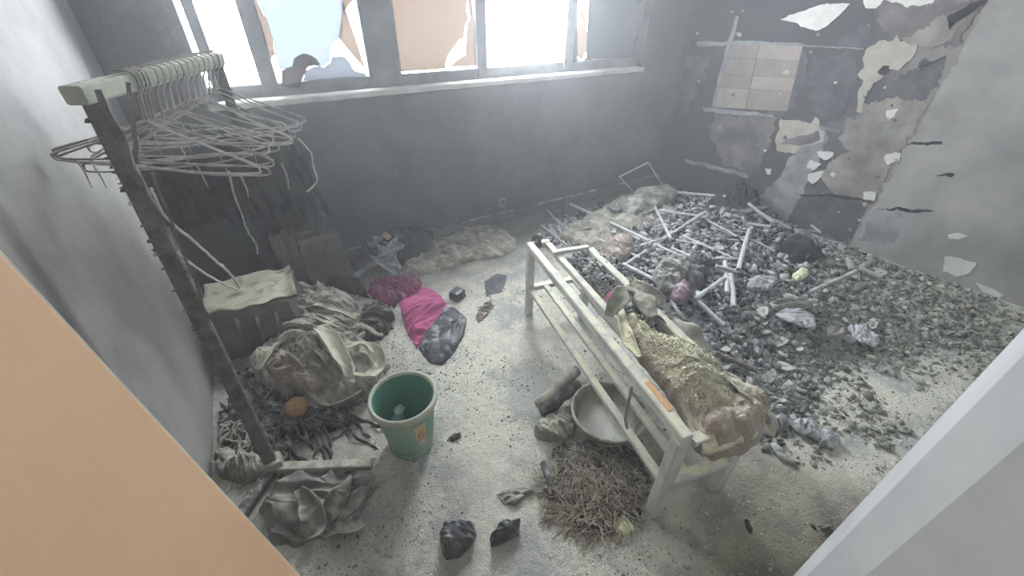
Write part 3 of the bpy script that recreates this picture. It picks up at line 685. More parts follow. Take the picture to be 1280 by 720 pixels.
def strands(mb, px, cnt, rad, Hh, seed, length=.2, flat=.35, z=0, r=.01):
    Rr = random.Random(seed); O = [at(x, y, z) for x, y in px]
    A = np.array([[p.x, p.y] for p in O]); c = A.mean(0)
    for k in range(cnt):
        i = Rr.randrange(len(O)); t = Rr.random()**.6; p = c+(A[i]*(1-(q := Rr.random()))+A[(i+1) % len(O)]*q-c)*t*.92
        a = Rr.uniform(0, 6.28); pts = []; x, y = p; zz = z+Hh*(1-t**2)*Rr.uniform(.5, 1)+.006
        n = 12; L_ = length*Rr.uniform(.5, 1.3)
        for s in range(n):
            pts.append((max(x, -.555), y, max(z+.004, zz+.012*math.sin(s*.9+k))))
            a += Rr.uniform(-.55, .55); x += math.cos(a)*L_/n; y += math.sin(a)*L_/n
            tt = ((x-c[0])**2+(y-c[1])**2)**.5/(np.linalg.norm(A-c, axis=1).mean())
            zz = zz*.7+.3*(z+Hh*max(0, 1-tt**2)+.006)
        rr = r*Rr.uniform(.6, 1.4); mb.tube(pts, [rr*.4]+[rr]*(n-2)+[rr*.3], 7, flat)
    return mb

# left heap of clothes, from the floor up
strands(MB(), [(285, 520), (330, 470), (400, 500), (440, 500), (440, 530), (400, 550), (340, 560), (290, 580)], 150, 0, .05, 3, .26, .5, r=.008).build('shredded_fabric', 'c_dark', smooth=True)
tag(bpy.data.objects['shredded_fabric'], 'tangle of dark shredded fabric strips on the floor under the clothes pile', 'rags', kind='stuff')
blob('burnt_garment', [(285, 500), (310, 460), (350, 470), (400, 490), (440, 505), (440, 530), (390, 545), (330, 552), (285, 545)], .05, 'c_dark', 'flattened dark burnt garment spread under the pile of clothes left of the bucket', 'clothes', 3, .025, 22, .4)
blob('burnt_garment', [(345, 400), (370, 372), (405, 366), (440, 378), (458, 395), (450, 420), (410, 432), (370, 428), (345, 425)], .16, 'c_grey', 'grey knotted garment at the top back of the clothes pile', 'clothes', 7, .035, 20, .9)
blob('burnt_garment', [(310, 470), (330, 440), (360, 415), (400, 410), (440, 420), (470, 440), (476, 470), (455, 500), (420, 512), (380, 505), (340, 495)], .17, 'c_grey', 'large grey dusty garment forming the middle of the clothes pile', 'clothes', 13, .035, 17, .3)
blob('burnt_garment', [(333, 462), (345, 447), (365, 445), (388, 460), (402, 480), (392, 490), (370, 484), (345, 480)], .07, 'c_mauve', 'brownish mauve knitted garment on the left side of the clothes pile', 'clothes', 5, .022, 34, .8, z=.12)
b = MB()
def band(mb, pts, wds, tilt=0, zamp=.012, seed=0):
    V = [at(x, y, z) for x, y, z in pts]
    # smooth curve through the points
    Q = []
    for i in range(len(V)-1):
        a, b_, c_, d_ = V[max(i-1, 0)], V[i], V[i+1], V[min(i+2, len(V)-1)]
        for k in range(8):
            t = k/8; Q.append(.5*((2*b_)+(c_-a)*t+(2*a-5*b_+4*c_-d_)*t*t+(3*b_-a-3*c_+d_)*t**3))
    Q.append(V[-1]); P = []
    for i, q in enumerate(Q):
        d = (Q[min(i+1, len(Q)-1)]-Q[max(i-1, 0)]).normalized(); s = Vector((-d.y, d.x, 0)).normalized(); s = (s+Vector((0, 0, tilt*math.sin(i*.35+seed)))).normalized()
        wd = np.interp(i/len(Q), np.linspace(0, 1, len(wds)), wds); up_ = d.cross(s)
        q.y = min(q.y, 2.84)
        P.append([q+s*(wd*(u/6-.5))+up_*(wd*.32*(1-(u/3-1)**2)*-1+zamp*.8*nf(i*.33, u*.9, seed)) for u in range(7)])
    return mb.grid(P)
def bandobj(name, pts, wds, mat, label, cat, tilt=.5, seed=0, sol=.006, parent=None, group=None):
    o = band(MB(), pts, wds, tilt, .014, seed).build(name, mat, parent, smooth=True, sol=sol)
    k = o.modifiers.new('sub', 'SUBSURF'); k.levels = k.render_levels = 1
    if parent is None: tag(o, label, cat, group)
    return o
tr = empty('cream_trousers', at(410, 470, .0), 'cream coloured trousers draped in loops on top of the clothes pile', 'clothes')
bandobj('trouser_leg', [(355, 436, .16), (372, 420, .20), (400, 412, .24), (418, 432, .24), (432, 455, .22), (438, 474, .17)], [.05, .07, .08, .09, .06, .03], 'c_cream', None, None, .5, 1, parent=tr)
bandobj('trouser_leg', [(432, 432, .22), (455, 428, .19), (472, 440, .14), (474, 458, .11), (458, 468, .13), (440, 466, .16)], [.03, .05, .06, .05, .05, .03], 'c_cream', None, None, .7, 2, parent=tr)
bandobj('trouser_waist', [(396, 408, .24), (412, 420, .26), (425, 442, .25), (436, 462, .2), (428, 474, .16)], [.04, .08, .07, .06, .03], 'c_cream', None, None, .3, 4, parent=tr)
bandobj('twisted_cloth', [(385, 488, .10), (405, 500, .07), (425, 498, .07), (444, 486, .09), (446, 478, .1)], [.02, .05, .055, .06, .04], 'c_cream', 'pale rolled cloth with a rounded end at the foot of the clothes pile', 'clothes', .4, 5)
for k, (pts, wd, lab) in enumerate((
    ([(372, 390, .14), (395, 378, .20), (420, 385, .20), (445, 398, .14)], .05, 'grey twisted cloth strip arched over the back of the clothes pile'),
    ([(345, 412, .10), (368, 400, .16), (395, 398, .20), (425, 408, .19)], .045, 'grey cloth roll lying across the left back of the clothes pile'),
    ([(400, 412, .2), (425, 415, .18), (442, 416, .15)], .035, 'dark twisted strip behind the cream trousers'),
    ([(312, 420, .03), (328, 412, .05), (345, 420, .05), (355, 412, .08)], .03, 'short frayed grey strip left of the clothes pile'))):
    bandobj('twisted_cloth', pts, [wd*.6, wd, wd, wd*.5], 'c_grey', lab, 'clothes', .6, 10+k)
for k, (pts, wd, mt, lab) in enumerate((
    ([(322, 462, .12), (335, 440, .17), (352, 424, .19), (374, 418, .20)], .045, 'c_cream', 'narrow cream strip along the upper left of the clothes pile'),
    ([(378, 452, .19), (392, 436, .22), (410, 450, .22), (424, 470, .20), (410, 484, .16)], .04, 'c_sheet', 'grey-green twisted strip curving inside the middle of the clothes pile'),
    ([(330, 495, .05), (350, 505, .06), (380, 500, .08), (405, 512, .04)], .04, 'c_mauve', 'brownish strip along the front foot of the clothes pile'),
    ([(455, 470, .10), (466, 482, .06), (455, 496, .04), (438, 500, .03)], .035, 'c_grey', 'grey strip hanging off the right side of the clothes pile near the bucket'),
    ([(395, 392, .2), (415, 398, .19), (440, 408, .15), (456, 406, .08)], .035, 'c_grey', 'grey rolled strip across the top right of the clothes pile'))):
    bandobj('twisted_cloth', pts, [wd*.5, wd, wd*1.1, wd*.5], mt, lab, 'clothes', .7, 50+k)
blob('pink_scrap', [(476, 294), (482, 290), (490, 296), (484, 300)], .02, 'peach', 'tiny pink scrap on top of the crumpled grey plastic by the window wall', 'scrap', 171, .006, 30, z=.17, n=40, m=10)
b = MB(); strands(b, [(345, 400), (380, 370), (440, 385), (455, 410), (420, 430), (370, 425)], 26, 0, .19, 8, .22, .45, r=.011)
strands(b, [(330, 470), (360, 430), (430, 450), (460, 480), (420, 505), (360, 495)], 34, 0, .18, 9, .18, .45, r=.010)
strands(b, [(325, 480), (345, 425), (400, 395), (455, 410), (475, 470), (420, 505), (360, 500)], 26, 0, .21, 12, .26, .22, r=.024)
tag(b.build('cloth_strips', 'c_grey', smooth=True), 'knotted grey cloth strips tangled through the clothes pile', 'rags', kind='stuff')
p = at(371, 509, .07)
tag(MB().lathe([(.001, -.045), (.03, -.04), (.045, -.02), (.05, 0), (.045, .02), (.03, .036), (.012, .043), (.001, .044)], p, 20).build('orange_ball', 'orange', smooth=True), 'burnt orange ball half buried at the front of the clothes pile', 'ball')
blob('burnt_cloth', [(447, 405), (460, 385), (480, 382), (492, 395), (488, 415), (470, 425), (452, 425)], .08, 'c_dark', 'small dark crumpled cloth between the clothes pile and the pink cloth', 'clothes', 31, .03, 22, .9, 4, rag=.03)
blob('peach_scrap', [(440, 416), (452, 402), (462, 400), (464, 414), (452, 420)], .04, 'peach', 'small peach coloured fabric scrap right of the clothes pile', 'scrap', 33, .012, 30, z=.01)
blob('dusty_rag', [(270, 575), (290, 565), (320, 570), (345, 580), (330, 597), (300, 604), (272, 596)], .07, 'c_grey', 'grey dusty rag bunched beside the rack foot at the left wall', 'rag', 41, .03, 22, .2)
b = MB(); strands(b, [(280, 530), (320, 520), (345, 545), (330, 570), (290, 570)], 60, 0, .05, 19, .2, .6, r=.006)
tag(b.build('frayed_fabric', 'c_grey', smooth=True), 'frayed grey threads matted on the floor left of the rack post', 'rags', kind='stuff')
blob('black_rag', [(440, 385), (350, 345), (375, 340), (420, 345), (450, 352), (462, 372)][1:], .07, 'c_black', 'black burnt rag on the floor behind the clothes pile', 'rag', 43, .03, 22, .2)
# crumpled jacket under the rack foot
blob('crumpled_tarpaulin', [(325, 640), (345, 605), (372, 592), (410, 590), (440, 588), (468, 590), (470, 612), (450, 640), (455, 655), (425, 668), (395, 672), (372, 685), (340, 680)], .055, 'c_tarp', 'crumpled grey tarpaulin lying under the foot bar of the clothes rack', 'tarpaulin', 51, .055, 12, .9, 2.2, 'crumple', n=120, m=40)
bandobj('cloth_fold', [(372, 610, .10), (385, 630, .09), (392, 655, .06), (380, 672, .03)], [.03, .08, .09, .03], 'c_tarp', None, None, .4, 6, parent=bpy.data.objects['crumpled_tarpaulin'])
bandobj('cloth_fold', [(440, 592, .08), (425, 615, .09), (412, 640, .06), (404, 662, .02)], [.03, .07, .08, .02], 'c_tarp', None, None, .5, 7, parent=bpy.data.objects['crumpled_tarpaulin'])
bandobj('cloth_fold', [(462, 598, .06), (448, 620, .07), (432, 640, .05), (416, 660, .02)], [.03, .05, .06, .02], 'c_tarp', None, None, .5, 8, parent=bpy.data.objects['crumpled_tarpaulin'])
bandobj('cloth_fold', [(455, 650, .05), (440, 655, .06), (420, 660, .05), (405, 668, .02)], [.05, .06, .05, .02], 'c_tarp', None, None, .3, 9, parent=bpy.data.objects['crumpled_tarpaulin'])

# ------------------------------------------------------------ clothes rack
A = Vector((-.352, 1.53, 1.41)); Bf = Vector((-.07, 2.08, 1.42)); F0 = Vector((-.355, 1.33, .045))
rack = empty('clothes_rack', (-.355, 1.33, 0), 'burnt metal clothes rack with square tube bar full of wire hangers', 'clothes rack')
MB().beam(A+(A-Bf).normalized()*.045, Bf, .055, .045).build('top_bar', 'bar_paint', rack, bevel=.002)
MB().beam(A+Vector((0, .01, -.01)), F0, .036, .047, (1, 0, 0)).build('post', 'charred_metal', rack, bevel=.002)
FB = Vector((-.10, 2.62, .03))
MB().beam(Bf+Vector((0, -.03, -.02)), FB, .045, .035, (1, 0, 0)).build('post', 'charred_metal', rack)
MB().beam(F0+Vector((-.03, .01, -.015)), Vector((0.0, 1.135, .03)), .04, .03).build('foot_bar', 'bar_paint', rack, bevel=.002)
MB().beam(F0+Vector((.0, -.0, -.02)), Vector((-.49, 1.16, .03)), .045, .035).build('foot_bar', 'charred_metal', rack, bevel=.002)
MB().box(F0.x-.035, F0.y-.03, .03, F0.x+.04, F0.y+.03, .075).build('bracket', 'bar_paint', rack, bevel=.003)
# charred flaking crust along the post
b = MB()
for k in range(70):
    t = R.random(); p = A.lerp(F0, t)+Vector((R.choice((-.022, .022)), -.012, 0)); s = R.uniform(.005, .011)
    v = CH[R.randrange(14)]*s; b.add([Vector(q)+p for q in v], IF)
crust = b.build('charred_crust', 'charred_metal', rack); tag(crust, kind='stuff')
def strip(a, bq, wd, th, parent, mat, n=14, seed=0):
    P = []
    d = (bq-a).normalized(); s = d.cross(Vector((0, 1, 0))).normalized()
    for i in range(n+1):
        t = i/n; c_ = a.lerp(bq, t)+s*(.010*nf(t*5, seed, 1))+Vector((0, .008*nf(t*6, seed, 2), 0)); k = wd*(.7+.5*nf(t*11, seed, 4))
        P.append([c_-s*k/2, c_+s*k/2])
    return MB().grid(P).build('peeled_strip', mat, parent, sol=th)
strip(aty(160, 103, 1.50), aty(172, 205, 1.44), .014, .004, rack, 'charred_metal', seed=2)
strip(aty(122, 112, 1.41), aty(205, 290, 1.38), .018, .004, rack, 'charred_metal', seed=5)
strip(aty(190, 215, 1.40), aty(262, 400, 1.36), .010, .004, rack, 'charred_metal', seed=8)
# hangers
HG = 'wire hangers on the rack'
def hanger_curve(wd, hk, seed):
    Rr = random.Random(seed); h = wd/2; j = lambda a: Rr.uniform(-a, a)
    hook = [(-.018, -.014, 0)]+[(-.0+.020*math.cos(t), .006+.020*math.sin(t), 0) for t in np.linspace(math.pi*.95, -.35, 9)]+[(.006, -.035, 0), (0, -.055-hk*.2, j(.004)), (j(.006), -.08-hk, 0)]
    y0 = -.085-hk; dp = .11+j(.02)
    sag = [j(.012) for _ in range(6)]
    body = [(0, y0, 0), (.04, y0-.018, sag[0]*.3), (h*.5, y0-dp*.55, sag[1]), (h*.95, y0-dp, sag[2]), (h, y0-dp-.012, sag[2]), (h*.93, y0-dp-.03, sag[3]), (h*.4, y0-dp-.033+sag[0], sag[1]), (-h*.3, y0-dp-.033+sag[1], sag[4]), (-h*.93, y0-dp-.03, sag[4]), (-h, y0-dp-.012, sag[5]), (-h*.95, y0-dp, sag[5]), (-h*.5, y0-dp*.55, sag[3]), (-.04, y0-.018, 0), (0, y0, 0)]
    return hook, body
hn = 17
ORD = 'first second third fourth fifth sixth seventh eighth ninth tenth eleventh twelfth thirteenth fourteenth fifteenth sixteenth seventeenth'.split()
for k in range(hn):
    t = (.22+.10*k/4 if k < 4 else .36+.62*(k-4)/(hn-5))
    c_ = A.lerp(Bf, t)
    ang = math.radians(R.uniform(-30, 2) if k > 3 else (-26+k*5)); tilt = R.uniform(-.14, .10)
    hook, body = hanger_curve(R.uniform(.46, .54) if k > 3 else .57, R.uniform(0, .03), k)
    top = c_+Vector((0, 0, .026))
    ht = empty('wire_hanger', top, f'{ORD[k]} sooty wire hanger along the rack bar, counted from the front post' if 0 < k < hn-1 else ('nearest sooty wire hanger on the rack bar, beside the front post' if k == 0 else 'farthest wire hanger on the rack bar, next to the window'), 'hanger', HG)
    ex = Vector((math.cos(ang), math.sin(ang), tilt)).normalized(); ey = Vector((-math.sin(ang), math.cos(ang), 0)); ez = Vector((0, 0, 1))+ey*R.uniform(-.12, .12)
    bd = (Bf-A).normalized(); side = bd.cross(Vector((0, 0, 1))).normalized()
    # the hook straddles the bar
    hk = [top+side*(.036*math.cos(a_))+Vector((0, 0, -.008+.014*math.sin(a_))) for a_ in np.linspace(math.pi*1.05, -.1, 8)]
    p_end = top+Vector((0, 0, -.115-R.uniform(0, .03)))
    hk += [top+side*.034+Vector((0, 0, -.035)), top+side*.012+Vector((0, 0, -.065)), p_end]
    f = lambda q: top+ex*q[0]+ez*q[1]+ey*q[2]
    MB().tube(hk, .0033, 6).build('hook', 'wire', ht, smooth=True)
    q2 = [f(q) for q in body]; dlt = p_end-q2[0]; q2 = [q+dlt for q in q2]
    # round the corners
    Q = []
    for i in range(len(q2)-1):
        a0, b0, c0, d0 = q2[max(i-1, 0)], q2[i], q2[i+1], q2[min(i+2, len(q2)-1)]
        for s in range(5):
            u = s/5; Q.append(.5*((2*b0)+(c0-a0)*u+(2*a0-5*b0+4*c0-d0)*u*u+(3*b0-a0-3*c0+d0)*u**3))
    MB().tube(Q+[q2[-1]], .0033, 6).build('frame_wire', 'wire', ht, smooth=True)
    if k % 2 == 0:
        b = MB()
        for d_ in range(R.randrange(1, 3)):
            q = Q[R.randrange(25, 45)]; b.tube([q, q+Vector((.003, 0, -R.uniform(.02, .06))), q+Vector((.006*R.uniform(-1, 1), 0, -R.uniform(.06, .1)))], [.003, .0025, .001], 5)
        b.build('melted_drip', 'wire', ht)['kind'] = 'stuff'
# burnt clothes still hanging below the hangers
def hang(name, x0, x1, y0, y1, zt, zb_, mat, label, seed, amp=.03, pleats=9, slant=(0, 0)):
    P = []; n = 40; m = 40
    for i in range(m+1):
        t = i/m; row = []
        for j in range(n+1):
            u = j/n; hem = zb_+.07*nf(u*6, seed)+.03*nf(u*20, seed); z = zt+(hem-zt)*t
            a = amp*(.25+t)*math.sin(u*pleats*math.pi+1.5*nf(u*3, t, seed))+.02*nf(u*9, t*5, seed)
            row.append(Vector((x0+(x1-x0)*u+slant[0]*t+.02*nf(t*4, u*4, seed), y0+(y1-y0)*u+a+slant[1]*t, z+.02*nf(u*8, seed+3)*(1-t))))
        P.append(row)
    return tag(MB().grid(P).build(name, mat, smooth=True, sol=.004), label, 'clothes')
hang('hanging_garment', -.44, -.16, 1.95, 1.86, 1.14, .86, 'c_black', 'black charred garment hanging lowest under the wire hangers', 3, .02)
hang('hanging_garment', -.20, .09, 2.10, 1.95, 1.18, .66, 'c_dark', 'dark burnt trousers with sagging folds hanging right under the hangers', 5, .035, 7, (.05, .12))
hang('hanging_garment', -.02, .14, 2.30, 2.22, 1.10, .62, 'c_dark', 'burnt sleeve hanging behind the trousers nearest the window wall', 8, .03, 5, (.06, .1))
# strings
def string(name, pts, r, mat, label, cat, y=None, parent=None):
    V = [aty(px, py, yy) for px, py, yy in pts]; Q = []
    for i in range(len(V)-1):
        a0, b0, c0, d0 = V[max(i-1, 0)], V[i], V[i+1], V[min(i+2, len(V)-1)]
        for s in range(6):
            u = s/6; Q.append(.5*((2*b0)+(c0-a0)*u+(2*a0-5*b0+4*c0-d0)*u*u+(3*b0-a0-3*c0+d0)*u**3)+Vector((R.uniform(-1, 1), 0, R.uniform(-1, 1)))*.0015)
    o = MB().tube(Q+[V[-1]], r, 6).build(name, mat, parent, smooth=True)
    return o if parent else tag(o, label, cat)
string('burnt_cord', [(286, 214, 1.8), (292, 243, 1.8), (302, 268, 1.82), (310, 290, 1.84), (320, 305, 1.86), (322, 318, 1.87)], .0035, 'wire', 'knotted burnt cord dangling from the hangers above the bin', 'cord', parent=rack)
string('burnt_cord', [(372, 172, 1.7), (388, 190, 1.7), (392, 208, 1.7), (396, 226, 1.7), (384, 240, 1.7)], .003, 'wire', 'thin loose cord hanging at the right end of the hangers', 'cord', parent=rack)
string('burnt_cord', [(352, 205, 1.6), (358, 218, 1.6), (361, 236, 1.6)], .003, 'wire', 'short charred cord stub below the right ends of the hangers', 'cord', parent=rack)
string('bent_wire', [(188, 235, 1.40), (208, 272, 1.42), (240, 300, 1.5), (272, 328, 1.62), (290, 345, 1.70), (302, 364, 1.74)], .0045, 'bright_wire', 'upper pale wire slanting from the rack post to the bin', 'wire')
string('bent_wire', [(222, 316, 1.38), (250, 338, 1.5), (280, 355, 1.62), (300, 363, 1.70), (298, 356, 1.72), (282, 336, 1.68), (276, 330, 1.66)], .004, 'bright_wire', 'lower pale wire looped from the rack post to the bin', 'wire')

# ------------------------------------------------------------ things behind the rack along the window wall
def tbox(name, c, sx, sy, h, top, mat, label, cat, rz=0, jit=.01, seed=0, bev=.006):
    V = []; n = 6
    b = MB(); ca, sa = math.cos(rz), math.sin(rz)
    def pt(u, v, t):
        k = 1+(top-1)*t; x = u*sx/2*k; y = v*sy/2*k; z = h*t
        x += jit*nf(u*3+seed, v*3, t*3); y += jit*nf(u*3, v*3+seed, t*3+5); z += jit*nf(u*3, v*3+seed, 9)*t
        return Vector((c[0]+x*ca-y*sa, c[1]+x*sa+y*ca, c[2]+z))
    L_ = np.linspace(-1, 1, n+1)
    ring = [(u, -1) for u in L_[:-1]]+[(1, v) for v in L_[:-1]]+[(-u, 1) for u in L_[:-1]]+[(-1, -v) for v in L_[:-1]]
    b.grid([[pt(u, v, t) for u, v in ring] for t in np.linspace(0, 1, 7)], True)
    b.grid([[pt(u, v, 1) for u in L_] for v in L_]); b.grid([[pt(u, v, 0) for u in L_] for v in L_])
    o = b.build(name, mat); return tag(o, label, cat) if cat else o
tbox('suitcase', (-.42, 2.80, .0), .36, .22, .74, .97, 'suitcase', 'black soot-covered suitcase standing at the left wall corner', 'suitcase', .1, .02, 1)
bn = empty('storage_box', (-.30, 2.30, 0), 'grey plastic storage box with powder on its caved lid, beside the left wall', 'box')
o = tbox('body', (-.30, 2.30, 0), .46, .36, .30, .86, 'bin', None, None, -.2, .03, 4); o.data.transform(Matrix.Translation(o.location-bn.location)); o.location = (0, 0, 0); o.parent = bn
P = [[Vector((-.30+.215*u, 2.30+.165*v-.06*u*.3, .315+.03*nf(u*2.2, v*2.2, 5)-.02*(1-u*u)*(1-v*v))) for u in np.linspace(-1, 1, 26)] for v in np.linspace(-1, 1, 22)]
MB().grid(P).build('lid', 'bin', bn, smooth=True, sol=.008)
for k, (x, y) in enumerate(((-.40, 2.14), (-.31, 2.12), (-.22, 2.10))):
    MB().tube([Vector((x, y-.02, .02)), Vector((x+.005, y-.012, .14)), Vector((x+.01, y+.01, .25))], [.012, .018, .01], 9, .5).build('moulded_rib', 'bin', bn, smooth=True)
tbox('cardboard_box', (.12, 2.74, 0), .28, .22, .34, .9, 'card', 'sooty cardboard box against the window wall right of the storage box', 'box', .1, .03, 6)
tbox('cardboard_box', (-.08, 2.74, 0), .14, .16, .42, .9, 'patch_beige' if False else 'card', 'narrow grey box squeezed between storage box and sooty cardboard box', 'box', -.1, .03, 9)

# ------------------------------------------------------------ middle floor
blob('folded_sheet', [(500, 338), (520, 318), (550, 300), (580, 285), (603, 279), (622, 283), (645, 298), (646, 312), (625, 322), (590, 326), (550, 338), (520, 346)], .05, 'c_sheet', 'long grey folded sheet lying along the window wall', 'sheet', 61, .03, 15, .42, 6, n=130, m=40, rag=.006)
blob('charred_heap', [(440, 300), (465, 285), (490, 290), (525, 285), (545, 300), (535, 318), (505, 330), (470, 325), (445, 315)], .13, 'c_black', 'black burnt clothing lump by the window wall', 'lump', 63, .06, 18, .2)
fo = empty('crumpled_plastic', at(480, 330, 0), 'crumpled grey melted plastic sheet in front of the black lump at the window wall', 'plastic')
for k, (pts, wd) in enumerate((([(452, 288, .12), (470, 296, .16), (484, 308, .16), (492, 330, .10)], .09), ([(444, 346, .02), (460, 330, .07), (480, 322, .12), (500, 334, .10)], .07), ([(505, 296, .14), (494, 308, .15), (482, 318, .15), (470, 318, .12)], .08), ([(462, 318, .12), (478, 328, .12), (496, 342, .05)], .04))):
    bandobj('plastic_fold', pts, [wd*.7, wd*1.5, wd*1.4, wd*.5], 'foil', None, None, .9, 20+k, parent=fo, sol=.003)
blob('burgundy_cloth', [(460, 362), (475, 350), (500, 348), (528, 352), (520, 366), (505, 375), (490, 385), (470, 380)], .06, 'burgundy', 'dark burgundy charred cloth behind the pink cloth', 'cloth', 65, .03, 20, .3, 4, rag=.03)
blob('pink_cloth', [(496, 364), (515, 356), (538, 360), (552, 370), (560, 385), (552, 398), (540, 408), (528, 425), (521, 436), (510, 420), (504, 400), (499, 380)], .045, 'pink', 'bright pink satin cloth lying between clothes pile and small black box', 'cloth', 69, .024, 10, 1.9, 4, n=180, m=50, rag=.004)
blob('black_shorts', [(556, 385), (568, 384), (583, 398), (580, 420), (568, 440), (552, 457), (535, 452), (523, 436), (528, 420), (542, 404)], .04, 'shiny_black', 'black dusty crumpled fabric joined against the pink cloth', 'cloth', 73, .012, 7, 2.4, 3, n=180, m=50, rag=.003)
# small black box
tbox('charred_box', at(572, 372, 0), .085, .075, .055, .9, 'shiny_black', 'small black square box on the floor right of the pink cloth', 'box', .5, .006, 2)
blob('dusty_rag', [(594, 398), (600, 385), (614, 374), (618, 384), (606, 398), (598, 404)], .02, 'c_mauve', 'thin pale rag strip on the floor between pink cloth and bench', 'rag', 75, .012, 34, .9)
blob('dark_flake', [(605, 352), (622, 342), (634, 345), (628, 365), (608, 370)], .006, 'patch_slate', 'flat grey scorched patch on the floor left of the bench', 'scrap', 76, .003, 34, .9)
blob('charred_lump', [(549, 665), (556, 656), (574, 650), (592, 654), (596, 668), (588, 682), (574, 697), (558, 700), (552, 688)], .06, 'shiny_black', 'dark lump with white streaks at the bottom centre, left of the smaller one', 'lump', 77, .03, 24, .5, 1.4, 'crumple', n=80, m=24)
blob('charred_lump', [(612, 672), (622, 660), (636, 650), (650, 655), (650, 668), (634, 676), (614, 684)], .05, 'shiny_black', 'smaller dark shiny lump at the bottom centre, right of the streaked one', 'lump', 79, .025, 26, .5, 1.4, 'crumple', n=80, m=24)
blob('charred_lump', [(620, 618), (634, 612), (655, 610), (668, 615), (655, 622), (645, 632), (630, 630)], .015, 'c_tarp', 'flat ring-like grey scrap above the two dark lumps', 'scrap', 81, .012, 30, .5, 1.4, 'crumple', n=80, m=24)
blob('charred_lump', [(558, 551), (566, 542), (576, 541), (577, 547), (566, 553)], .015, 'c_dark', 'tiny dark chip on the floor right of the green bucket', 'scrap', 83, .01, 30, .5, n=60, m=16)
blob('charred_lump', [(930, 650), (934, 648), (941, 664), (938, 668), (932, 660)], .01, 'twig_dark', 'small dark splinter on the brown floor right of the bench leg', 'splinter', 85, .004, 30, .5, n=40, m=10)

# ------------------------------------------------------------ green bucket
bk = empty('plastic_bucket', (.185, 1.185, 0), 'green plastic bucket with pale rim standing on the floor in front of the clothes pile', 'bucket')
bc = (.185, 1.185, .0)
MB().lathe([(.001, .004), (.088, .004), (.093, .012), (.10, .06), (.117, .20), (.128, .285)], bc, 56).build('body', 'bucket_out', bk, smooth=True)
MB().lathe([(.124, .286), (.113, .20), (.096, .06), (.088, .018), (.001, .014)], bc, 56).build('inner_wall', 'bucket_in', bk, smooth=True)
MB().lathe([(.128, .262), (.136, .264), (.139, .28), (.137, .293), (.131, .297), (.124, .293), (.1225, .283)], bc, 56).build('rim', 'bucket_rim', bk, smooth=True)
MB().lathe([(.095, .0), (.099, .002), (.098, .012), (.094, .014)], bc, 56).build('foot_ring', 'bucket_out', bk, smooth=True)
def sticker(a0, a1, z0, z1, mat, nm, off=.0015):
    P = []
    for z in np.linspace(z0, z1, 8):
        r = np.interp(z, [.012, .06, .20, .285], [.093, .10, .117, .128])+off
        P.append([Vector((bc[0]+r*math.cos(t), bc[1]+r*math.sin(t), z)) for t in np.linspace(a0, a1, 8)])
    MB().grid(P).build(nm, mat, bk, smooth=True, sol=.001)
am = math.atan2(-1.185, -.185)+.30
sticker(am-.22, am+.22, .12, .225, 'sticker', 'sticker'); sticker(am-.08, am+.14, .145, .185, 'sticker2', 'sticker_print', .003); sticker(am-.1, am+.24, .085, .115, 'sticker3', 'sticker')
bt = MB().tube([at(496, 530, .07), at(497, 524, .10), at(499, 518, .13), at(499, 512, .16), at(500, 507, .18)], [.03, .036, .022, .03, .012], 9, .7).build('plastic_bottle', 'bottle')
tag(bt, 'crushed clear plastic bottle inside the green bucket', 'bottle')

# ------------------------------------------------------------ bench
bench = empty('metal_bench', (1.11, 1.0, 0), 'long pale metal tube bench carrying a powder-covered burnt mattress', 'bench')
A1 = Vector((1.115, 1.70, .48)); B1 = Vector((.868, .395, .48)); ax = (B1-A1).normalized(); px_ = Vector((.98, -.19, 0))
T = .042
def bl(o): return A1+px_*o, B1+px_*o
MB().beam(*bl(0), T, T).build('top_rail', 'bench_metal', bench, bevel=.002)
a_, b_ = bl(.10); MB().beam(a_, b_, .034, .03).build('seat_slat', 'bench_metal', bench)
MB().beam(A1+px_*.29+ax*.17, B1+px_*.29, T, T).build('top_rail', 'bench_metal', bench)
for e_, o in ((A1, .0), (B1, .0)):
    MB().beam(e_+px_*.02+ax*(.0 if e_ is B1 else .01)-Vector((0, 0, .012 if e_ is B1 else 0)), e_+px_*(.27 if e_ is B1 else .115)+ax*(.0 if e_ is B1 else .01)-Vector((0, 0, .012 if e_ is B1 else 0)), T*.9, T*(.55 if e_ is B1 else .9)).build('end_rail', 'bench_metal', bench)
for e_ in (A1, B1):
    for o_ in (0, .29):
        s = ax*(T/2) if e_ is A1 else -ax*(T/2)
        q = e_+px_*o_+s
        if e_ is A1 and o_: q = q+ax*.15
        lw = T if e_ is A1 else .055
        MB().beam(q-Vector((0, 0, T*.4)), Vector((q.x, q.y, .0)), lw, T, tuple(ax)).build('leg', 'bench_metal', bench, bevel=.002)
lz = .20
def low(e_): return Vector((e_.x, e_.y, lz))
for o_ in (.0, .10, .29): MB().beam(low(A1)+px_*o_, low(B1)+px_*o_, .032, .022).build('lower_rail', 'bench_metal', bench)
for e_ in (A1, B1): MB().beam(low(e_)+px_*.02+ax*(.02 if e_ is A1 else -.02), low(e_)+px_*.28+ax*(.02 if e_ is A1 else -.02), .04, .028).build('cross_bar', 'bench_metal', bench)
for a_, b_ in (((690, 316), (735, 309)),):
    MB().beam(at(*a_, .505), at(*b_, .505), .03, .02).build('seat_cross_bar', 'bench_metal', bench)
# rust-red scorched mark on the near top rail end
p = B1-ax*.10; MB().beam(p+Vector((0, 0, T/2+.001)), p-ax*.13+Vector((0, 0, T/2+.001)), T*.5, .002, off=(T*.22, 0)).build('rust_patch', 'sticker2', bench)
string('tied_strip', [(790, 483, .62), (786, 500, .61), (782, 520, .60), (784, 535, .60)], .006, 'patch_beige', 'pale cloth strip hanging from the front rail of the bench', 'strip')
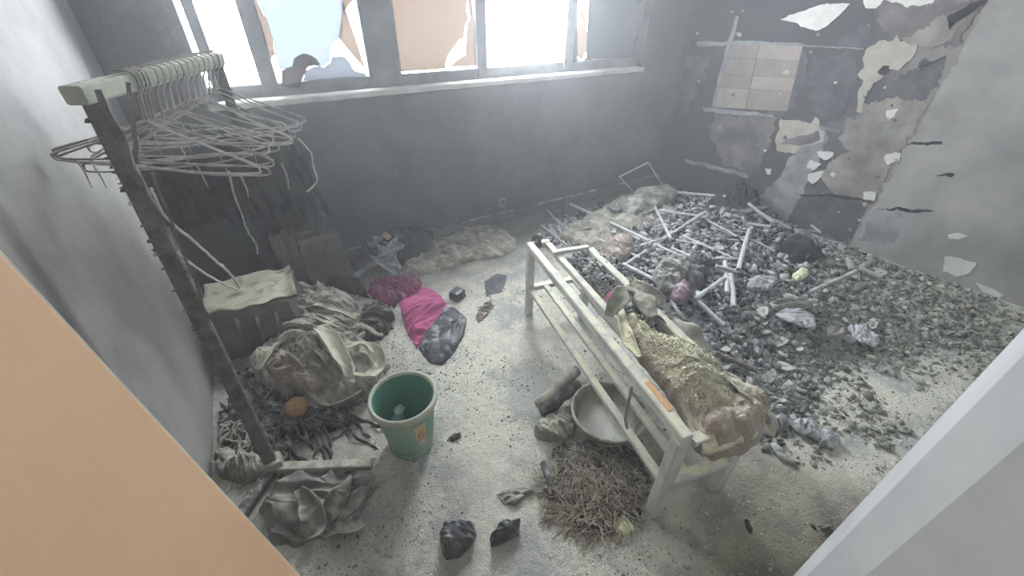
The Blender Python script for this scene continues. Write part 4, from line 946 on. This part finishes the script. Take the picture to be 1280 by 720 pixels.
# mattress with powder on top
def msurf(px, Hh, name, mat, label, seed, **k): return blob(name, px, Hh, mat, label, k.pop('cat', 'mattress'), seed, z=k.pop('z', .45), **k)
msurf([(775, 400), (800, 415), (840, 430), (880, 448), (920, 470), (945, 490), (956, 520), (950, 545), (915, 560), (878, 566), (868, 545), (850, 515), (825, 480), (800, 450), (782, 425)], .10, 'foam_mattress', 'foam', 'lumpy foam mattress end covered in yellow powder on the near half of the bench', 91, fold=.022, fs=9, ang=.5, an=1.4, style='rough', power=.5, n=260, m=90)
def crust_on(src, parent_name, cnt, smin, smax, tones, zmin, name):
    so = bpy.data.objects[src]; vs2 = [so.matrix_basis @ v.co for v in so.data.vertices if v.normal.z > .35 and (so.location.z+v.co.z) > zmin]
    if so.parent is None: pass
    it = []
    for _ in range(cnt):
        v = R.choice(vs2); s_ = R.uniform(smin, smax); g = R.choice(tones)
        it.append((v.x+R.uniform(-.004, .004)-so.location.x, v.y+R.uniform(-.004, .004)-so.location.y, v.z+s_*.2-so.location.z, s_, g))
    o = chunks(name, it, 'chartone', None, None); o.parent = so; return o
crust_on('foam_mattress', None, 4500, .002, .0055, ((.72, .70, .50), (.76, .74, .54), (.64, .62, .46), (.42, .38, .28)), .5, 'powder_crust')
msurf([(858, 516), (880, 494), (925, 494), (956, 512), (955, 545), (930, 565), (890, 572), (868, 560)], .135, 'foam_bulge', 'foam_side', 'rounded brownish foam bulge overhanging the near end of the bench', 93, z=.40, fold=.015, fs=12, style='rough', power=.5, n=200, m=60, cat='foam')
msurf([(712, 322), (735, 314), (765, 328), (800, 350), (830, 385), (850, 420), (830, 435), (800, 425), (770, 395), (742, 362), (722, 342)], .05, 'burnt_bedding', 'char', 'ash-covered burnt bedding on the far half of the bench', 95, fold=.03, fs=20, cat='bedding', style='rough', n=150, m=44, z=.43)
crust_on('burnt_bedding', None, 1500, .004, .013, ((.1, .1, .1), (.25, .25, .25), (.45, .46, .44), (.05, .05, .05)), .44, 'bedding_crumbs')
bandobj('mattress_cover', [(760, 395, .50), (772, 375, .56), (788, 360, .58), (806, 375, .58), (815, 395, .55)], [.05, .08, .10, .09, .04], 'c_sheet', 'dusty rolled cover flap standing up in the middle of the bench', 'cloth', .4, 30)
bandobj('mattress_cover', [(790, 350, .54), (815, 375, .52), (840, 400, .48), (870, 425, .44), (895, 440, .40)], [.04, .13, .14, .12, .03], 'c_grey', 'long burnt brown cover flap along the back of the bench', 'cloth', .5, 31)
bandobj('mattress_cover', [(905, 465, .52), (925, 480, .54), (945, 500, .52), (962, 520, .42), (960, 545, .36)], [.02, .05, .06, .07, .03], 'c_grey', 'torn strip of cover curling over the near right corner of the mattress', 'cloth', .3, 32)
bandobj('twisted_cloth', [(775, 385, .50), (780, 405, .52), (786, 425, .51), (800, 445, .50)], [.03, .05, .05, .03], 'foam', 'powdered piping hanging along the front rail of the bench', 'cloth', .3, 34)
blob('pink_scrap', [(757, 372), (764, 366), (769, 372), (768, 382), (760, 380)], .03, 'pink', 'tiny pink fabric scrap on the bench slats', 'scrap', 97, .01, 30, z=.49, n=50, m=12)
blob('charred_knot', [(664, 300), (668, 294), (678, 296), (678, 306), (670, 312)], .05, 'c_dark', 'small dark knot of burnt cloth on the far end of the bench', 'knot', 98, .015, 30, z=.48, n=50, m=14)
blob('burnt_sheet', [(700, 296), (735, 272), (775, 250), (812, 240), (838, 250), (846, 268), (825, 292), (790, 308), (745, 322)], .10, 'c_sheet', 'wrinkled ash-grey burnt sheet spread over the back left of the heap', 'sheet', 161, .035, 10, .5, 4, z=.03, n=180, m=50)
blob('burnt_sheet', [(770, 262), (800, 240), (835, 236), (848, 246), (822, 262), (790, 274)], .09, 'c_tarp', 'smaller dark sheet remnant folded on the wrinkled burnt sheet', 'sheet', 163, .035, 12, .5, 4, z=.10, n=140, m=36)
# lumps on the heap
blob('crumpled_cloth', [(748, 318), (755, 304), (772, 298), (790, 302), (796, 314), (782, 325), (762, 328)], .09, 'c_mauve', 'pinkish grey crumpled cloth lump on the heap behind the far end of the bench', 'cloth', 101, .03, 20, z=.10, style='crumple', n=90, m=26)
blob('crumpled_cloth', [(815, 345), (825, 328), (845, 322), (862, 328), (860, 350), (845, 366), (825, 362)], .08, 'c_tarp', 'brownish burnt cloth lump in the middle of the heap', 'cloth', 103, .03, 18, z=.18, n=90, m=26)
blob('crumpled_cloth', [(855, 330), (868, 322), (884, 330), (886, 350), (872, 366), (858, 358)], .11, 'c_dark', 'dark brown charred cloth right beside the brownish lump', 'cloth', 105, .035, 20, z=.17, n=90, m=26)
blob('purple_ball', [(838, 372), (842, 358), (855, 352), (864, 362), (860, 376), (848, 380)], .05, 'purple', 'rounded dull purple ball just in front of the brownish cloth lump', 'ball', 107, .008, 12, z=.20, n=60, m=16)
blob('burnt_lump', [(880, 262), (900, 250), (925, 240), (945, 250), (950, 262), (930, 272), (905, 272)], .17, 'c_black', 'tall black burnt lump at the back of the heap near the right wall', 'lump', 109, .05, 20, z=.14, n=90, m=26)
blob('burnt_lump', [(965, 320), (985, 300), (1010, 302), (1030, 318), (1015, 330), (985, 332)], .07, 'c_black', 'low black burnt lump right of the tangle of rods', 'lump', 111, .04, 24, z=.13, style='crumple', n=90, m=26)
for k, (q, mt, lab) in enumerate((([(990, 344), (1000, 336), (1010, 338), (1008, 348), (996, 350)], 'yellow_lump', 'pale yellow crumbly lump on the right part of the heap'),
                                  ([(934, 350), (950, 344), (970, 348), (966, 360), (948, 364), (934, 358)], 'foil', 'flat grey slab with a dark underside near the centre of the heap'),
                                  ([(970, 390), (995, 382), (1020, 398), (1018, 412), (995, 405), (975, 398)], 'foil', 'large pale grey ash flake in the middle right of the heap'),
                                  ([(958, 380), (990, 370), (1028, 376), (1028, 386), (990, 384), (965, 388)], 'c_tarp', 'long pale ash slab lying above the large flake'),
                                  ([(1033, 408), (1048, 404), (1056, 418), (1050, 424), (1036, 420)], 'patch_beige', 'small beige triangular shard right of the large ash flake'),
                                  ([(1058, 408), (1080, 405), (1100, 425), (1095, 436), (1072, 425)], 'foil', 'curved pale ash roll at the right of the heap'),
                                  ([(985, 528), (1010, 522), (1035, 540), (1028, 552), (1000, 540)], 'foil', 'rubble slab at the near edge of the heap beside the mattress'),
                                  ([(1020, 542), (1040, 538), (1052, 552), (1040, 560), (1024, 556)], 'foil', 'grey lump at the nearest tip of the heap'))):
    p = onheap(*q[0]); blob('ash_flake', q, .022, mt, lab, 'flake', 120+k, .014, 34, .4*k, z=max(0, p.z)+.015, n=70, m=18, style='crumple', rag=.02)
blob('burnt_lump', [(955, 520), (968, 508), (980, 516), (985, 532), (972, 545), (958, 545)], .10, 'char', 'black lump hanging at the near right corner of the bench', 'lump', 131, .03, 24, z=.22, style='crumple', n=70, m=20)

# ------------------------------------------------------------ under the bench
bs = empty('round_basin', (.93, .93, 0), 'ash-filled round basin on the floor under the bench', 'basin')
ba = at(715, 512, .09); bb = at(806, 520, .09); rr = (bb-ba).length/2; cc = (ba+bb)/2; c3 = (cc.x, cc.y, 0)
MB().lathe([(.001, .006), (rr*.72, .006), (rr*.92, .08), (rr*.98, .11), (rr*1.03, .112), (rr*1.03, .10), (rr*.96, .085)][::1], c3, 44).build('bowl', 'basin', bs, smooth=True, sol=.003)
P = [[Vector((cc.x+r_*rr*math.cos(t), cc.y+r_*rr*math.sin(t), .035+.012*nf(r_*3*math.cos(t), r_*3*math.sin(t)))) for t in np.linspace(0, 2*math.pi, 33)[:-1]] for r_ in (.01, .25, .5, .7, .83)]
MB().grid(P, True).build('ash_fill', 'sill', bs, smooth=True)
def roll(pts, r, mat, name, label, cat, hollow=True):
    V = [at(x, y, z) for x, y, z in pts]; n = len(V)
    o = MB().tube(V, [r*k for k in ([.75]+[1]*(n-2)+[.8])], 14, .6).build(name, mat, smooth=True)
    return tag(o, label, cat)
roll([(722, 462, .05), (705, 478, .05), (688, 495, .05), (672, 508, .04)], .036, 'basin', 'rolled_cloth', 'upper dusty roll of cloth left of the basin under the bench', 'roll')
roll([(724, 480, .035), (708, 492, .035), (692, 505, .03), (676, 515, .03)], .030, 'c_dark', 'rolled_cloth', 'darker lower roll of cloth tucked beside the basin', 'roll')
blob('dusty_shoe', [(668, 538), (672, 528), (686, 522), (704, 526), (716, 540), (708, 552), (688, 552), (672, 548)], .06, 'basin', 'dusty crumpled shoe left of the basin', 'shoe', 141, .022, 26, .3, n=80, m=24)
blob('crumpled_cloth', [(690, 528), (705, 505), (716, 500), (722, 530), (715, 548), (700, 548)], .05, 'c_sheet', 'dusty crumpled cloth between shoe and basin', 'cloth', 143, .02, 26, .3, n=80, m=24)
roll([(678, 578, .02), (684, 592, .02), (688, 612, .02), (690, 626, .015)], .017, 'c_dark', 'charred_stick', 'thick dark charred stick lying left of the straw heap', 'stick')
# straw: burnt broom bristles
b = MB()
cx_, cy_ = at(745, 610, 0)[:2]
for k in range(1500):
    a = R.uniform(0, 6.28); q = R.random()**.6; ux, uy = at(745+70*q*math.cos(a), 612+62*q*math.sin(a), 0)[:2]
    h = .065*(1-q**2)*R.random()+.004; t = R.uniform(0, 3.14); L_ = R.uniform(.02, .07); bend = R.uniform(-.02, .02)
    d = Vector((math.cos(t), math.sin(t), R.uniform(-.25, .25))); p = Vector((ux, uy, h)); n2 = Vector((-d.y, d.x, 0))
    pts = [p-d*L_, p+n2*bend, p+d*L_]; pts = [Vector((v.x, v.y, max(v.z, .004))) for v in pts]
    b.tube(pts, R.uniform(.0011, .002), 3, cap=False)
tag(b.build('straw_heap', 'straw'), 'heap of scorched brown straw and bristles under the near end of the bench', 'straw', kind='stuff')
blob('straw_mat', [(690, 560), (740, 545), (790, 560), (815, 600), (800, 650), (760, 672), (715, 668), (690, 630)], .03, 'twig_dark', 'dark burnt matter beneath the straw heap', 'ash', 151, .01, 24, n=90, m=20)
bpy.data.objects['straw_mat']['kind'] = 'stuff'
blob('powder_clump', [(765, 655), (775, 645), (790, 648), (795, 662), (780, 672), (768, 668)], .025, 'yellow_lump', 'pale powder clump at the lower right edge of the straw heap', 'clump', 153, .01, 30, n=60, m=14)

# ------------------------------------------------------------ dusty smoke haze hanging in the room
hz = MB().box(-.57, .03, .0, 3.5, 2.92, 2.69)
M['haze'] = bpy.data.materials.new('haze'); M['haze'].use_nodes = True
nt = M['haze'].node_tree; nt.nodes.remove(nt.nodes['Principled BSDF'])
vs_ = nt.nodes.new('ShaderNodeVolumeScatter'); vs_.inputs['Color'].default_value = (.95, .97, 1, 1); vs_.inputs['Density'].default_value = .036; vs_.inputs['Anisotropy'].default_value = .45
nt.links.new(vs_.outputs[0], nt.nodes['Material Output'].inputs['Volume'])
o = hz.build('haze', 'haze', loc=(1.4, 1.4, 0)); tag(o, 'thin grey smoke haze hanging in the room', 'haze', kind='stuff')
